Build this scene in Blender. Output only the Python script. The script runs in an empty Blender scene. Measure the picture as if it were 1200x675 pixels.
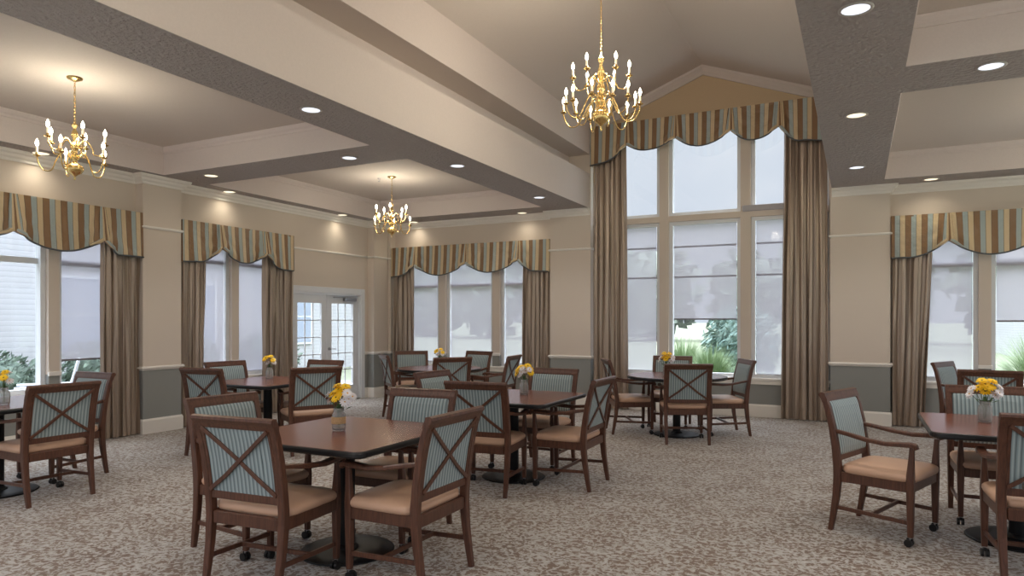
import bpy, math, random
from mathutils import Vector, Matrix
random.seed(7)
PI = math.pi
SC = bpy.context.scene
COL = SC.collection

# ------------------------------------------------------------------ materials
def lin(c):
    return tuple((x / 12.92 if x <= 0.04045 else ((x + 0.055) / 1.055) ** 2.4) for x in c)
def rgb(r, g, b):
    return lin((r / 255, g / 255, b / 255)) + (1,)

class NT:
    def __init__(s, name):
        s.m = bpy.data.materials.new(name); s.m.use_nodes = True
        s.t = s.m.node_tree; s.n = s.t.nodes; s.l = s.t.links
        s.b = s.n['Principled BSDF']; s.out = s.n['Material Output']
    def add(s, typ, **kw):
        n = s.n.new(typ)
        for k, v in kw.items():
            if k.startswith('i_'):
                key = k[2:]
                key = int(key) if key.isdigit() else key.replace('_', ' ')
                n.inputs[key].default_value = v
            else: setattr(n, k, v)
        return n
    def link(s, a, b): s.l.new(a, b)
    def set(s, **kw):
        for k, v in kw.items(): s.b.inputs[k.replace('_', ' ')].default_value = v
        return s
    def ramp(s, fac, stops, interp='LINEAR'):
        r = s.add('ShaderNodeValToRGB'); cr = r.color_ramp; cr.interpolation = interp
        while len(cr.elements) < len(stops): cr.elements.new(0.5)
        for e, (p, c) in zip(cr.elements, stops): e.position = p; e.color = c
        s.link(fac, r.inputs['Fac']); return r
    def bump(s, h, strength, dist):
        b = s.add('ShaderNodeBump', i_Strength=strength, i_Distance=dist)
        s.link(h, b.inputs['Height']); s.link(b.outputs['Normal'], s.b.inputs['Normal']); return b

def plain(name, c, rough=0.6, metal=0.0, spec=0.5, **kw):
    t = NT(name); t.set(Base_Color=c, Roughness=rough, Metallic=metal, Specular_IOR_Level=spec)
    for k, v in kw.items(): t.b.inputs[k.replace('_', ' ')].default_value = v
    return t.m

def paint(name, c, scale=90, strength=0.06, rough=0.75, dist=0.004, var=0.03):
    t = NT(name); t.set(Roughness=rough, Specular_IOR_Level=0.25)
    tc = t.add('ShaderNodeTexCoord')
    n = t.add('ShaderNodeTexNoise', i_Scale=scale, i_Detail=3.0); t.link(tc.outputs['Object'], n.inputs['Vector'])
    d = tuple(x * (1 - var) for x in c[:3]) + (1,)
    r = t.ramp(n.outputs['Fac'], [(0.35, d), (0.65, c)]); t.link(r.outputs['Color'], t.b.inputs['Base Color'])
    t.bump(n.outputs['Fac'], strength, dist); return t.m

M = {}
M['ceil'] = paint('ceiling_paint', rgb(212, 202, 194), 70, 0.12)
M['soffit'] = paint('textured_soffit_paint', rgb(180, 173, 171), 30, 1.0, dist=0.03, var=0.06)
M['fascia'] = paint('fascia_paint', rgb(224, 213, 209), 60, 0.05)
M['trim'] = plain('trim_white', rgb(236, 232, 226), 0.45)
M['gable'] = paint('gable_paint', rgb(206, 184, 152), 60, 0.08)
M['frame'] = plain('window_frame_white', rgb(225, 228, 232), 0.35)
M['door'] = plain('door_white', rgb(226, 228, 232), 0.35)
M['chrome'] = plain('brushed_metal', rgb(170, 170, 172), 0.3, 1.0)
M['black'] = plain('black_metal', rgb(14, 15, 19), 0.45, 0.0, 0.35)
M['edge'] = plain('black_edge', rgb(20, 20, 23), 0.3)
M['rubber'] = plain('caster_black', rgb(24, 24, 26), 0.35)
M['darkbar'] = plain('shade_bar', rgb(120, 116, 118), 0.5)

def wall_mat(name, split=0.83):
    t = NT(name); t.set(Roughness=0.75, Specular_IOR_Level=0.25)
    g = t.add('ShaderNodeNewGeometry'); sx = t.add('ShaderNodeSeparateXYZ'); t.link(g.outputs['Position'], sx.inputs[0])
    m = t.add('ShaderNodeMath', operation='GREATER_THAN', i_1=split); t.link(sx.outputs['Z'], m.inputs[0])
    mx = t.add('ShaderNodeMix', data_type='RGBA'); t.link(m.outputs[0], mx.inputs[0])
    mx.inputs[6].default_value = rgb(146, 148, 146); mx.inputs[7].default_value = rgb(216, 204, 192)
    t.link(mx.outputs[2], t.b.inputs['Base Color'])
    n = t.add('ShaderNodeTexNoise', i_Scale=80.0, i_Detail=2.0); t.link(g.outputs['Position'], n.inputs['Vector'])
    t.bump(n.outputs['Fac'], 0.06, 0.004); return t.m
M['wall'] = wall_mat('two_tone_wall_paint')

def carpet():
    t = NT('patterned_carpet'); t.set(Roughness=0.8, Specular_IOR_Level=0.15, Sheen_Weight=0.35, Sheen_Roughness=0.5)
    g = t.add('ShaderNodeNewGeometry')
    w = t.add('ShaderNodeTexNoise', i_Scale=9.0, i_Detail=2.0); t.link(g.outputs['Position'], w.inputs['Vector'])
    vm = t.add('ShaderNodeVectorMath', operation='MULTIPLY_ADD'); t.link(w.outputs['Color'], vm.inputs[0])
    vm.inputs[1].default_value = (0.09, 0.09, 0); t.link(g.outputs['Position'], vm.inputs[2])
    n1 = t.add('ShaderNodeTexNoise', i_Scale=27.0, i_Detail=4.0, i_Roughness=0.62); t.link(vm.outputs[0], n1.inputs['Vector'])
    v1 = t.add('ShaderNodeTexVoronoi', i_Scale=34.0, feature='DISTANCE_TO_EDGE'); t.link(vm.outputs[0], v1.inputs['Vector'])
    n2 = t.add('ShaderNodeTexNoise', i_Scale=3.0, i_Detail=1.0); t.link(g.outputs['Position'], n2.inputs['Vector'])
    a = t.add('ShaderNodeMath', operation='MULTIPLY_ADD', i_1=0.16); t.link(n2.outputs['Fac'], a.inputs[0]); t.link(n1.outputs['Fac'], a.inputs[2])
    b = t.add('ShaderNodeMath', operation='MULTIPLY_ADD', i_1=-0.45); t.link(v1.outputs['Distance'], b.inputs[0]); t.link(a.outputs[0], b.inputs[2])
    r = t.ramp(b.outputs[0], [(0.0, rgb(94, 70, 52)), (0.475, rgb(114, 88, 66)), (0.505, rgb(138, 120, 102)), (0.53, rgb(168, 162, 154)), (0.70, rgb(190, 187, 183))])
    fine = t.add('ShaderNodeTexNoise', i_Scale=260.0, i_Detail=2.0); t.link(g.outputs['Position'], fine.inputs['Vector'])
    fr = t.ramp(fine.outputs['Fac'], [(0.3, (0.75, 0.75, 0.75, 1)), (0.7, (1.1, 1.1, 1.1, 1))])
    mx = t.add('ShaderNodeMix', data_type='RGBA', blend_type='MULTIPLY'); mx.inputs[0].default_value = 1.0
    t.link(r.outputs['Color'], mx.inputs[6]); t.link(fr.outputs['Color'], mx.inputs[7]); t.link(mx.outputs[2], t.b.inputs['Base Color'])
    t.bump(fine.outputs['Fac'], 0.35, 0.004); return t.m
M['carpet'] = carpet()

def wood(name, c1, c2, rough, coat=0.0, axis_scale=(30, 30, 3)):
    t = NT(name); t.set(Roughness=rough, Coat_Weight=coat, Coat_Roughness=0.2)
    tc = t.add('ShaderNodeTexCoord'); mp = t.add('ShaderNodeMapping'); mp.inputs['Scale'].default_value = axis_scale
    t.link(tc.outputs['Object'], mp.inputs['Vector'])
    n = t.add('ShaderNodeTexNoise', i_Scale=2.0, i_Detail=5.0, i_Distortion=1.2); t.link(mp.outputs[0], n.inputs['Vector'])
    r = t.ramp(n.outputs['Fac'], [(0.3, c1), (0.7, c2)]); t.link(r.outputs['Color'], t.b.inputs['Base Color'])
    return t.m
M['wood'] = wood('walnut_stained_wood', rgb(74, 46, 35), rgb(104, 68, 52), 0.36)
M['top'] = wood('cherry_laminate_top', rgb(112, 62, 48), rgb(128, 74, 58), 0.26, 0.25, (4, 60, 4))
def vinyl():
    t = NT('tan_vinyl'); t.set(Base_Color=rgb(208, 170, 144), Roughness=0.40)
    tc = t.add('ShaderNodeTexCoord'); n = t.add('ShaderNodeTexNoise', i_Scale=160.0, i_Detail=2.0); t.link(tc.outputs['Object'], n.inputs['Vector'])
    t.bump(n.outputs['Fac'], 0.12, 0.002); return t.m
M['vinyl'] = vinyl()
def stripe_fabric():
    t = NT('blue_grey_striped_upholstery'); t.set(Roughness=0.8, Sheen_Weight=0.2)
    tc = t.add('ShaderNodeTexCoord'); sx = t.add('ShaderNodeSeparateXYZ'); t.link(tc.outputs['Object'], sx.inputs[0])
    m = t.add('ShaderNodeMath', operation='MULTIPLY', i_1=38.0); t.link(sx.outputs['X'], m.inputs[0])
    f = t.add('ShaderNodeMath', operation='FRACT'); t.link(m.outputs[0], f.inputs[0])
    r = t.ramp(f.outputs[0], [(0.0, rgb(142, 160, 164)), (0.28, rgb(176, 190, 192)), (0.5, rgb(142, 160, 164)), (0.58, rgb(84, 98, 106)), (0.66, rgb(128, 142, 146)), (0.78, rgb(88, 102, 110)), (0.86, rgb(142, 160, 164))])
    t.link(r.outputs['Color'], t.b.inputs['Base Color'])
    n = t.add('ShaderNodeTexNoise', i_Scale=300.0); t.link(tc.outputs['Object'], n.inputs['Vector']); t.bump(n.outputs['Fac'], 0.2, 0.002)
    return t.m
M['stripe'] = stripe_fabric()
def silk():
    t = NT('taupe_silk_drape'); t.set(Roughness=0.36, Specular_IOR_Level=0.8, Sheen_Weight=0.1, Metallic=0.4)
    tc = t.add('ShaderNodeTexCoord'); mp = t.add('ShaderNodeMapping'); mp.inputs['Scale'].default_value = (14, 14, .6)
    t.link(tc.outputs['Object'], mp.inputs['Vector'])
    n = t.add('ShaderNodeTexNoise', i_Scale=2.0, i_Detail=4.0); t.link(mp.outputs[0], n.inputs['Vector'])
    r = t.ramp(n.outputs['Fac'], [(0.3, rgb(164, 146, 130)), (0.7, rgb(174, 156, 140))]); t.link(r.outputs['Color'], t.b.inputs['Base Color'])
    t.bump(n.outputs['Fac'], 0.05, 0.002); return t.m
M['silk'] = silk()
def valance_mat():
    t = NT('striped_satin_valance'); t.set(Roughness=0.4, Specular_IOR_Level=0.55, Sheen_Weight=0.2)
    uv = t.add('ShaderNodeUVMap'); sx = t.add('ShaderNodeSeparateXYZ'); t.link(uv.outputs[0], sx.inputs[0])
    m = t.add('ShaderNodeMath', operation='MULTIPLY', i_1=1 / 0.193); t.link(sx.outputs['X'], m.inputs[0])
    f = t.add('ShaderNodeMath', operation='FRACT'); t.link(m.outputs[0], f.inputs[0])
    br, bl, be, dk = rgb(136, 104, 72), rgb(164, 176, 176), rgb(208, 186, 150), rgb(84, 74, 66)
    r = t.ramp(f.outputs[0], [(0.0, br), (0.34, dk), (0.355, bl), (0.645, dk), (0.67, be), (0.975, dk)], 'CONSTANT')
    t.link(r.outputs['Color'], t.b.inputs['Base Color'])
    tc = t.add('ShaderNodeTexCoord'); n = t.add('ShaderNodeTexNoise', i_Scale=7.0, i_Detail=3.0); t.link(tc.outputs['Object'], n.inputs['Vector'])
    t.bump(n.outputs['Fac'], 0.6, 0.05); return t.m
M['valance'] = valance_mat()
M['piping'] = plain('dark_blue_piping', rgb(84, 88, 92), 0.6)

def shade_mat():
    t = NT('solar_shade_mesh'); n = t.n
    tr = t.add('ShaderNodeBsdfTransparent'); tl = t.add('ShaderNodeBsdfTranslucent'); df = t.add('ShaderNodeBsdfDiffuse')
    tl.inputs['Color'].default_value = rgb(174, 170, 178); df.inputs['Color'].default_value = rgb(205, 200, 204)
    m1 = t.add('ShaderNodeMixShader'); m1.inputs[0].default_value = 0.45; m2 = t.add('ShaderNodeMixShader'); m2.inputs[0].default_value = 0.79
    t.link(tl.outputs[0], m1.inputs[1]); t.link(df.outputs[0], m1.inputs[2]); t.link(tr.outputs[0], m2.inputs[1]); t.link(m1.outputs[0], m2.inputs[2])
    t.link(m2.outputs[0], t.out.inputs['Surface']); return t.m
M['shade'] = shade_mat()
def glass_mat():
    t = NT('window_glass'); tr = t.add('ShaderNodeBsdfTransparent'); tr.inputs['Color'].default_value = (0.95, 0.97, 0.97, 1)
    gl = t.add('ShaderNodeBsdfGlossy'); gl.inputs['Roughness'].default_value = 0.03
    m = t.add('ShaderNodeMixShader'); m.inputs[0].default_value = 0.05
    t.link(tr.outputs[0], m.inputs[1]); t.link(gl.outputs[0], m.inputs[2]); t.link(m.outputs[0], t.out.inputs['Surface']); return t.m
M['glass'] = glass_mat()
M['jar'] = plain('pressed_glass', (0.93, 0.97, 0.96, 1), 0.12, 0.0, 0.5, Transmission_Weight=0.75, IOR=1.3)
M['burlap'] = paint('burlap', rgb(206, 172, 130), 200, 0.6, dist=0.004, var=0.3)
M['stem'] = plain('stem_green', rgb(74, 104, 60), 0.6)
M['yellow'] = plain('yellow_petals', rgb(255, 212, 36), 0.55)
M['white_p'] = plain('white_petals', rgb(238, 236, 240), 0.6)
M['centre'] = plain('flower_centre_brown', rgb(62, 40, 26), 0.8)
M['centre_y'] = plain('flower_centre_yellow', rgb(214, 160, 40), 0.8)
M['brass'] = plain('polished_brass', rgb(236, 204, 138), 0.24, 1.0)
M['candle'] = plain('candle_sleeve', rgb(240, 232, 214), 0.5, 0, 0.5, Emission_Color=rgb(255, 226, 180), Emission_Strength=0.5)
M['bulb'] = plain('lit_candle_bulb', (1, 1, 1, 1), 0.3, 0, 0.5, Emission_Color=rgb(255, 240, 214), Emission_Strength=14.0)
M['lens'] = plain('downlight_lens', (1, 1, 1, 1), 0.3, 0, 0.5, Emission_Color=rgb(232, 240, 255), Emission_Strength=0.9)
M['lens_warm'] = plain('downlight_lens_warm', (1, 1, 1, 1), 0.3, 0, 0.5, Emission_Color=rgb(255, 238, 205), Emission_Strength=1.0)
M['ring'] = plain('downlight_ring', rgb(190, 186, 182), 0.4)
M['lawn'] = paint('lawn_green', rgb(124, 128, 108), 6, 0.2, 0.9, 0.02, 0.15)
M['concrete'] = paint('patio_concrete', rgb(134, 132, 130), 20, 0.1, 0.85, 0.01, 0.06)
def leaf_mat(name, c1, c2):
    t = NT(name); t.set(Roughness=0.7); tc = t.add('ShaderNodeTexCoord')
    n = t.add('ShaderNodeTexNoise', i_Scale=6.0, i_Detail=3.0); t.link(tc.outputs['Object'], n.inputs['Vector'])
    r = t.ramp(n.outputs['Fac'], [(0.3, c1), (0.7, c2)]); t.link(r.outputs['Color'], t.b.inputs['Base Color']); return t.m
M['spruce'] = leaf_mat('blue_green_needles', rgb(76, 104, 98), rgb(126, 150, 138))
M['grassy'] = leaf_mat('ornamental_grass_blades', rgb(104, 128, 86), rgb(150, 166, 128))
M['treeleaf'] = leaf_mat('hazy_tree_leaves', rgb(92, 104, 94), rgb(126, 136, 118))  # leaf colours lightened, with the distant haze put into them
M['bark'] = plain('bark', rgb(96, 82, 70), 0.9)
M['shrub'] = leaf_mat('dark_shrub_leaves', rgb(66, 82, 74), rgb(104, 120, 104))
def siding():
    t = NT('lap_siding'); t.set(Roughness=0.7); g = t.add('ShaderNodeNewGeometry'); sx = t.add('ShaderNodeSeparateXYZ'); t.link(g.outputs['Position'], sx.inputs[0])
    m = t.add('ShaderNodeMath', operation='MULTIPLY', i_1=9.0); t.link(sx.outputs['Z'], m.inputs[0]); f = t.add('ShaderNodeMath', operation='FRACT'); t.link(m.outputs[0], f.inputs[0])
    r = t.ramp(f.outputs[0], [(0.0, rgb(150, 152, 160)), (0.12, rgb(184, 184, 188)), (1.0, rgb(194, 194, 198))]); t.link(r.outputs['Color'], t.b.inputs['Base Color'])
    t.bump(f.outputs[0], 0.5, 0.03); return t.m
M['siding'] = siding()
M['roof'] = plain('grey_roof', rgb(120, 116, 114), 0.9)
M['darkglass'] = plain('house_window_glass', rgb(150, 160, 176), 0.15)
M['patio'] = plain('patio_chair_resin', rgb(226, 228, 234), 0.5)
M['patio_cushion'] = plain('patio_cushion_blue_grey', rgb(142, 152, 172), 0.8)

# ------------------------------------------------------------------ mesh builder
class MB:
    def __init__(s): s.v = []; s.f = []; s.mi = []; s.mats = []; s.sm = []; s.uv = {}
    def mat(s, m):
        if m not in s.mats: s.mats.append(m)
        return s.mats.index(m)
    def raw(s, vs, fs, m, smooth=False, T=None):
        b = len(s.v); mi = s.mat(m)
        for v in vs:
            v = Vector(v)
            s.v.append(T @ v if T is not None else v)
        for f in fs: s.f.append(tuple(b + i for i in f)); s.mi.append(mi); s.sm.append(smooth)
        return b
    def box(s, x0, x1, y0, y1, z0, z1, m, T=None, c=0.0):
        if x0 > x1: x0, x1 = x1, x0
        if y0 > y1: y0, y1 = y1, y0
        if c <= 0:
            vs = [(x, y, z) for z in (z0, z1) for y in (y0, y1) for x in (x0, x1)]
            fs = [(0, 2, 3, 1), (4, 5, 7, 6), (0, 1, 5, 4), (2, 6, 7, 3), (0, 4, 6, 2), (1, 3, 7, 5)]
            s.raw(vs, fs, m, False, T); return
        rings = []
        for z, i in ((z0, c), (z0 + c, 0), (z1 - c, 0), (z1, c)):
            a, b2, d, e = x0 + i, x1 - i, y0 + i, y1 - i
            k = c * 0.999 if i == 0 else c * 0.5
            rings.append([(a + k, d, z), (b2 - k, d, z), (b2, d + k, z), (b2, e - k, z), (b2 - k, e, z), (a + k, e, z), (a, e - k, z), (a, d + k, z)])
        s.loft(rings, m, caps=True, T=T)
    def loft(s, rings, m, caps=True, closed=True, smooth=False, T=None):
        n = len(rings[0]); vs = [p for r in rings for p in r]; fs = []
        for i in range(len(rings) - 1):
            for j in range(n if closed else n - 1):
                a = i * n + j; b = i * n + (j + 1) % n
                fs.append((a, b, b + n, a + n))
        s.raw(vs, fs, m, smooth, T)
        if caps and closed:
            s.raw(rings[0], [tuple(range(n))[::-1]], m, False, T); s.raw(rings[-1], [tuple(range(n))], m, False, T)
    def cyl(s, x, y, z0, z1, r, m, n=20, r2=None, T=None, smooth=True):
        r2 = r if r2 is None else r2
        s.loft([[(x + q * math.cos(2 * PI * k / n), y + q * math.sin(2 * PI * k / n), z) for k in range(n)] for z, q in ((z0, r), (z1, r2))], m, smooth=smooth, T=T)
    def lathe(s, x, y, prof, m, n=20, T=None, caps=True, smooth=True):
        s.loft([[(x + q * math.cos(2 * PI * k / n), y + q * math.sin(2 * PI * k / n), z) for k in range(n)] for q, z in prof], m, caps=caps, smooth=smooth, T=T)
    def tube(s, pts, r, m, n=8, T=None, smooth=True):
        pts = [Vector(p) for p in pts]; rs = r if isinstance(r, (list, tuple)) else [r] * len(pts)
        rings = []; ref = None
        for i, p in enumerate(pts):
            t = (pts[min(i + 1, len(pts) - 1)] - pts[max(i - 1, 0)]).normalized()
            if ref is None: ref = Vector((0, 0, 1)) if abs(t.z) < 0.9 else Vector((1, 0, 0))
            a = t.cross(ref).normalized(); b = a.cross(t).normalized(); ref = b
            rings.append([p + (a * math.cos(2 * PI * k / n) + b * math.sin(2 * PI * k / n)) * rs[i] for k in range(n)])
        s.loft(rings, m, smooth=smooth, T=T)
    def sweep(s, path, side, ws, hs, m, c=0.25, T=None):
        """rectangular bar with softened corners along a path; side = fixed width axis"""
        path = [Vector(p) for p in path]; side = Vector(side).normalized(); rings = []
        N = len(path); ws = ws if isinstance(ws, (list, tuple)) else [ws] * N; hs = hs if isinstance(hs, (list, tuple)) else [hs] * N
        for i, p in enumerate(path):
            t = (path[min(i + 1, N - 1)] - path[max(i - 1, 0)]).normalized(); up = t.cross(side).normalized(); sd = up.cross(t).normalized()
            a, b = ws[i] / 2, hs[i] / 2; k = min(a, b) * c
            rings.append([p + sd * x + up * y for x, y in ((-a + k, -b), (a - k, -b), (a, -b + k), (a, b - k), (a - k, b), (-a + k, b), (-a, b - k), (-a, -b + k))])
        s.loft(rings, m, T=T)
    def sphere(s, c, r, m, n=12, k=8, sc=(1, 1, 1), T=None):
        c = Vector(c); rings = []
        for i in range(k + 1):
            a = PI * i / k; q = max(math.sin(a), 0.001)
            rings.append([(c.x + r * sc[0] * q * math.cos(2 * PI * j / n), c.y + r * sc[1] * q * math.sin(2 * PI * j / n), c.z - r * sc[2] * math.cos(a)) for j in range(n)])
        s.loft(rings, m, caps=False, smooth=True, T=T)
    def build(s, name, parent=None, loc=None, rot=None, link=True):
        me = bpy.data.meshes.new(name); me.from_pydata([tuple(v) for v in s.v], [], s.f)
        for m in s.mats: me.materials.append(m)
        me.polygons.foreach_set('material_index', s.mi); me.polygons.foreach_set('use_smooth', s.sm)
        if s.uv:
            lay = me.uv_layers.new(name='UVMap')
            for p in me.polygons:
                for li in p.loop_indices:
                    lay.data[li].uv = s.uv.get(me.loops[li].vertex_index, (0, 0))
        import bmesh
        bm = bmesh.new(); bm.from_mesh(me); bmesh.ops.recalc_face_normals(bm, faces=bm.faces)
        bm.to_mesh(me); bm.free(); me.update()
        o = bpy.data.objects.new(name, me); COL.objects.link(o)
        if parent: o.parent = parent
        if loc: o.location = loc
        if rot: o.rotation_euler = rot
        return o

def tag(o, label=None, cat=None, group=None, kind=None):
    if label: o['label'] = label
    if cat: o['category'] = cat
    if group: o['group'] = group
    if kind: o['kind'] = kind
    return o
def empty(name, loc=(0, 0, 0), rz=0.0):
    o = bpy.data.objects.new(name, None); COL.objects.link(o); o.location = loc; o.rotation_euler = (0, 0, rz); o.empty_display_size = 0.1; return o
def children(o): return [c for c in ALL_CH.get(o.name, [])]
def copy_tree(o, parent=None):
    c = o.copy(); COL.objects.link(c); c.parent = parent
    for ch in list(o.children): copy_tree(ch, c)
    return c
def struct(mb, name): return tag(mb.build(name), kind='structure')

# ------------------------------------------------------------------ dimensions (metres; camera stands at the origin, 1.45 m up)
PXF = -8.10; RXF = -8.25          # left wall: pier face, recessed face
PYF = 10.68; RYF = 10.83          # back wall: pier face, recessed face
SOF = 3.31; TRAY = 3.65
XR = 5.2; YN = -3.2               # right wall, rear end of the room
LB0, LB1 = -4.62, -3.96           # left beam
RB0, RB1 = -0.327, 0.315          # right beam
RIDGE = (LB1 + RB0) / 2; VZ0, VZ1 = 4.71, 5.40

# floor
b = MB(); b.box(RXF - .1, XR, YN, RYF + .1, -0.06, 0, M['carpet']); struct(b, 'floor')

# window openings: (wall axis coordinate a0,a1,z0,z1)
W1 = (2.35, 5.50, 0.62, 2.56); W2 = (6.32, 8.10, 0.62, 2.56); DR = (8.36, 10.06, 0.0, 1.93)
W3 = (-7.82, -4.86, 0.62, 2.62); W4 = (-3.90, -0.37, 0.58, 4.45); W5 = (0.62, 4.6, 0.62, 2.62)
RW = [(-2.4, 1.6, 0.62, 2.56)]

def wall_grid(mb, f, a0, a1, z0, z1, holes, m):
    """solid wall between a0..a1, z0..z1 less rectangular holes; f(mb,a0,a1,z0,z1,m) adds one block"""
    holes = sorted(holes); a = a0
    for h in holes:
        if h[0] > a: f(mb, a, h[0], z0, z1, m)
        if h[2] > z0: f(mb, h[0], h[1], z0, h[2], m)
        if h[3] < z1: f(mb, h[0], h[1], h[3], z1, m)
        a = h[1]
    if a < a1: f(mb, a, a1, z0, z1, m)

# left wall
b = MB()
wall_grid(b, lambda q, a0, a1, z0, z1, m: q.box(RXF - .22, RXF, a0, a1, z0, z1, m), YN, RYF + .22, 0, 3.75, [RW[0], W1, W2, DR], M['wall'])
for y0, y1 in ((1.9, 2.2), (5.62, 6.17), (10.26, RYF)): b.box(RXF, PXF, y0, y1, 0, SOF, M['wall'])
struct(b, 'wall_left')
# back wall
b = MB()
wall_grid(b, lambda q, a0, a1, z0, z1, m: q.box(a0, a1, RYF, RYF + .22, z0, z1, m), RXF, XR, 0, 3.75, [W3, (W4[0], W4[1], W4[2], 3.75), W5], M['wall'])
for x0, x1 in ((RXF + .16, -8.03), (-4.68, -3.95), (-.345, .40)): b.box(x0, x1, PYF, RYF, 0, SOF if x0 < -5 or x0 > 0 else SOF + .0, M['wall'])
b.box(-4.68, -3.95, PYF, RYF, SOF, 4.9, M['wall']); b.box(-.345, .40, PYF, RYF, SOF, 4.9, M['wall'])
# upper mullions between the tall panes are part of the wall
for x0, x1 in ((-2.835, -2.69), (-1.59, -1.44)): b.box(x0, x1, RYF, RYF + .13, W4[2], W4[3], M['wall'])
b.box(W4[0], W4[1], RYF + .002, RYF + .128, 3.02, 3.11, M['wall'])
for x0, x1 in ((-7.03, -6.88), (-5.88, -5.73)): b.box(x0, x1, RYF, RYF + .13, W3[2], W3[3], M['wall'])
for x0, x1 in ((1.43, 1.565), (2.95, 3.09)): b.box(x0, x1, RYF, RYF + .13, W5[2], W5[3], M['wall'])
struct(b, 'wall_back')
# posts of the left windows
b = MB()
for y0, y1 in ((3.30, 3.43), (4.57, 4.69)): b.box(RXF - .13, RXF, y0, y1, W1[2], W1[3], M['wall'])
b.box(RXF - .13, RXF, 7.13, 7.26, W2[2], W2[3], M['wall']); struct(b, 'trim_1')
# gable above the tall window
b = MB()
zc = lambda x: VZ1 - abs(x - RIDGE) * (VZ1 - VZ0) / (RIDGE - LB1)
vs = []
for y in (RYF, RYF + .22): vs += [(W4[0] - .8, y, W4[3]), (W4[1] + .8, y, W4[3]), (W4[1] + .8, y, zc(W4[1]) + .1), (RIDGE, y, VZ1 + .1), (W4[0] - .8, y, zc(W4[0]) + .1)]
b.raw(vs, [(0, 1, 2, 3, 4), (5, 9, 8, 7, 6), (0, 5, 6, 1), (1, 6, 7, 2), (2, 7, 8, 3), (3, 8, 9, 4), (4, 9, 5, 0)], M['gable'])
b.box(-4.7, W4[0], RYF, RYF + .2, 3.7, W4[3], M['gable']); b.box(W4[1], .45, RYF, RYF + .2, 3.7, W4[3], M['gable'])
struct(b, 'wall_gable')

# right wall and rear wall stand behind / beside the camera, with their own windows
b = MB(); wall_grid(b, lambda q, a0, a1, z0, z1, m: q.box(XR, XR + .2, a0, a1, z0, z1, m), YN, RYF, 0, 3.75, [(-2.2, 1.2, .5, 2.9), (2.2, 5.6, .5, 2.9), (6.6, 9.9, .5, 2.9)], M['wall']); struct(b, 'wall_right')
b = MB(); wall_grid(b, lambda q, a0, a1, z0, z1, m: q.box(a0, a1, YN - .2, YN, z0, z1, m), RXF, XR, 0, 5.6, [(-7.6, -4.9, .3, 3.1), (-3.9, -0.4, .3, 4.9), (0.5, 4.6, .3, 3.1)], M['wall']); struct(b, 'wall_rear')

# ceilings -------------------------------------------------
def slab_holes(mb, x0, x1, y0, y1, z0, z1, holes, m):
    """holes share the same x range"""
    y = y0
    for hx0, hx1, hy0, hy1 in holes:
        mb.box(x0, x1, y, hy0, z0, z1, m)
        if hx0 > x0: mb.box(x0, hx0, hy0, hy1, z0, z1, m)
        if hx1 < x1: mb.box(hx1, x1, hy0, hy1, z0, z1, m)
        y = hy1
    mb.box(x0, x1, y, y1, z0, z1, m)
TL = [(-7.93, LB0, -2.6, 1.2), (-7.93, LB0, 1.75, 5.79), (-7.93, LB0, 6.46, 10.2)]
TR = [(RB1, 4.7, -2.6, 1.4), (RB1, 4.7, 2.1, 5.77), (RB1, 4.7, 6.42, 10.26)]
b = MB()
slab_holes(b, RXF, LB1 - .002, YN, RYF, SOF, SOF + .003, TL, M['soffit']); slab_holes(b, RB0 + .002, XR, YN, RYF, SOF, SOF + .003, TR, M['soffit'])
def tray(b, h):
    x0, x1, y0, y1 = h; t = .03
    b.box(x0 - t, x0, y0 - t, y1 + t, SOF + .003, TRAY, M['fascia']); b.box(x1, x1 + t, y0 - t, y1 + t, SOF + .003, TRAY, M['fascia'])
    b.box(x0, x1, y0 - t, y0, SOF + .003, TRAY, M['fascia']); b.box(x0, x1, y1, y1 + t, SOF + .003, TRAY, M['fascia'])
    b.box(x0 - t, x1 + t, y0 - t, y1 + t, TRAY, TRAY + .03, M['ceil'])
for h in TL + TR: tray(b, h)
struct(b, 'ceiling')
b = MB()
for sgn, xf, xs in ((1, LB1, -4.33), (-1, RB0, RB0 + .37)):
    # lower fascia, ledge, slot back wall, upper soffit, upper fascia
    b.box(xf - sgn * .03, xf, YN, PYF, SOF + .003, 3.88, M['fascia'])
    b.box(xs, xf - sgn * .03, YN, PYF, 3.85, 3.88, M['ceil'])
    b.box(xs - sgn * .03, xs, YN, PYF, 3.85, 4.23, M['fascia'])
    b.box(xs, xf - sgn * .002, YN, PYF, 4.20, 4.203, M['ceil'])
    b.box(xf - sgn * .03, xf, YN, PYF, 4.203, VZ0 + .03, M['fascia'])
struct(b, 'ceiling_beam')
b = MB()
for x0, z0, x1, z1 in ((LB1 - .03, VZ0, RIDGE, VZ1), (RB0 + .03, VZ0, RIDGE, VZ1)):
    vs = [(x, y, z + d) for d in (0, .05) for y in (YN, RYF) for x, z in ((x0, z0), (x1, z1))]
    b.raw(vs, [(0, 1, 3, 2), (4, 6, 7, 5), (0, 2, 6, 4), (1, 5, 7, 3), (0, 4, 5, 1), (2, 3, 7, 6)], M['ceil'])
struct(b, 'ceiling_vault')
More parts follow.
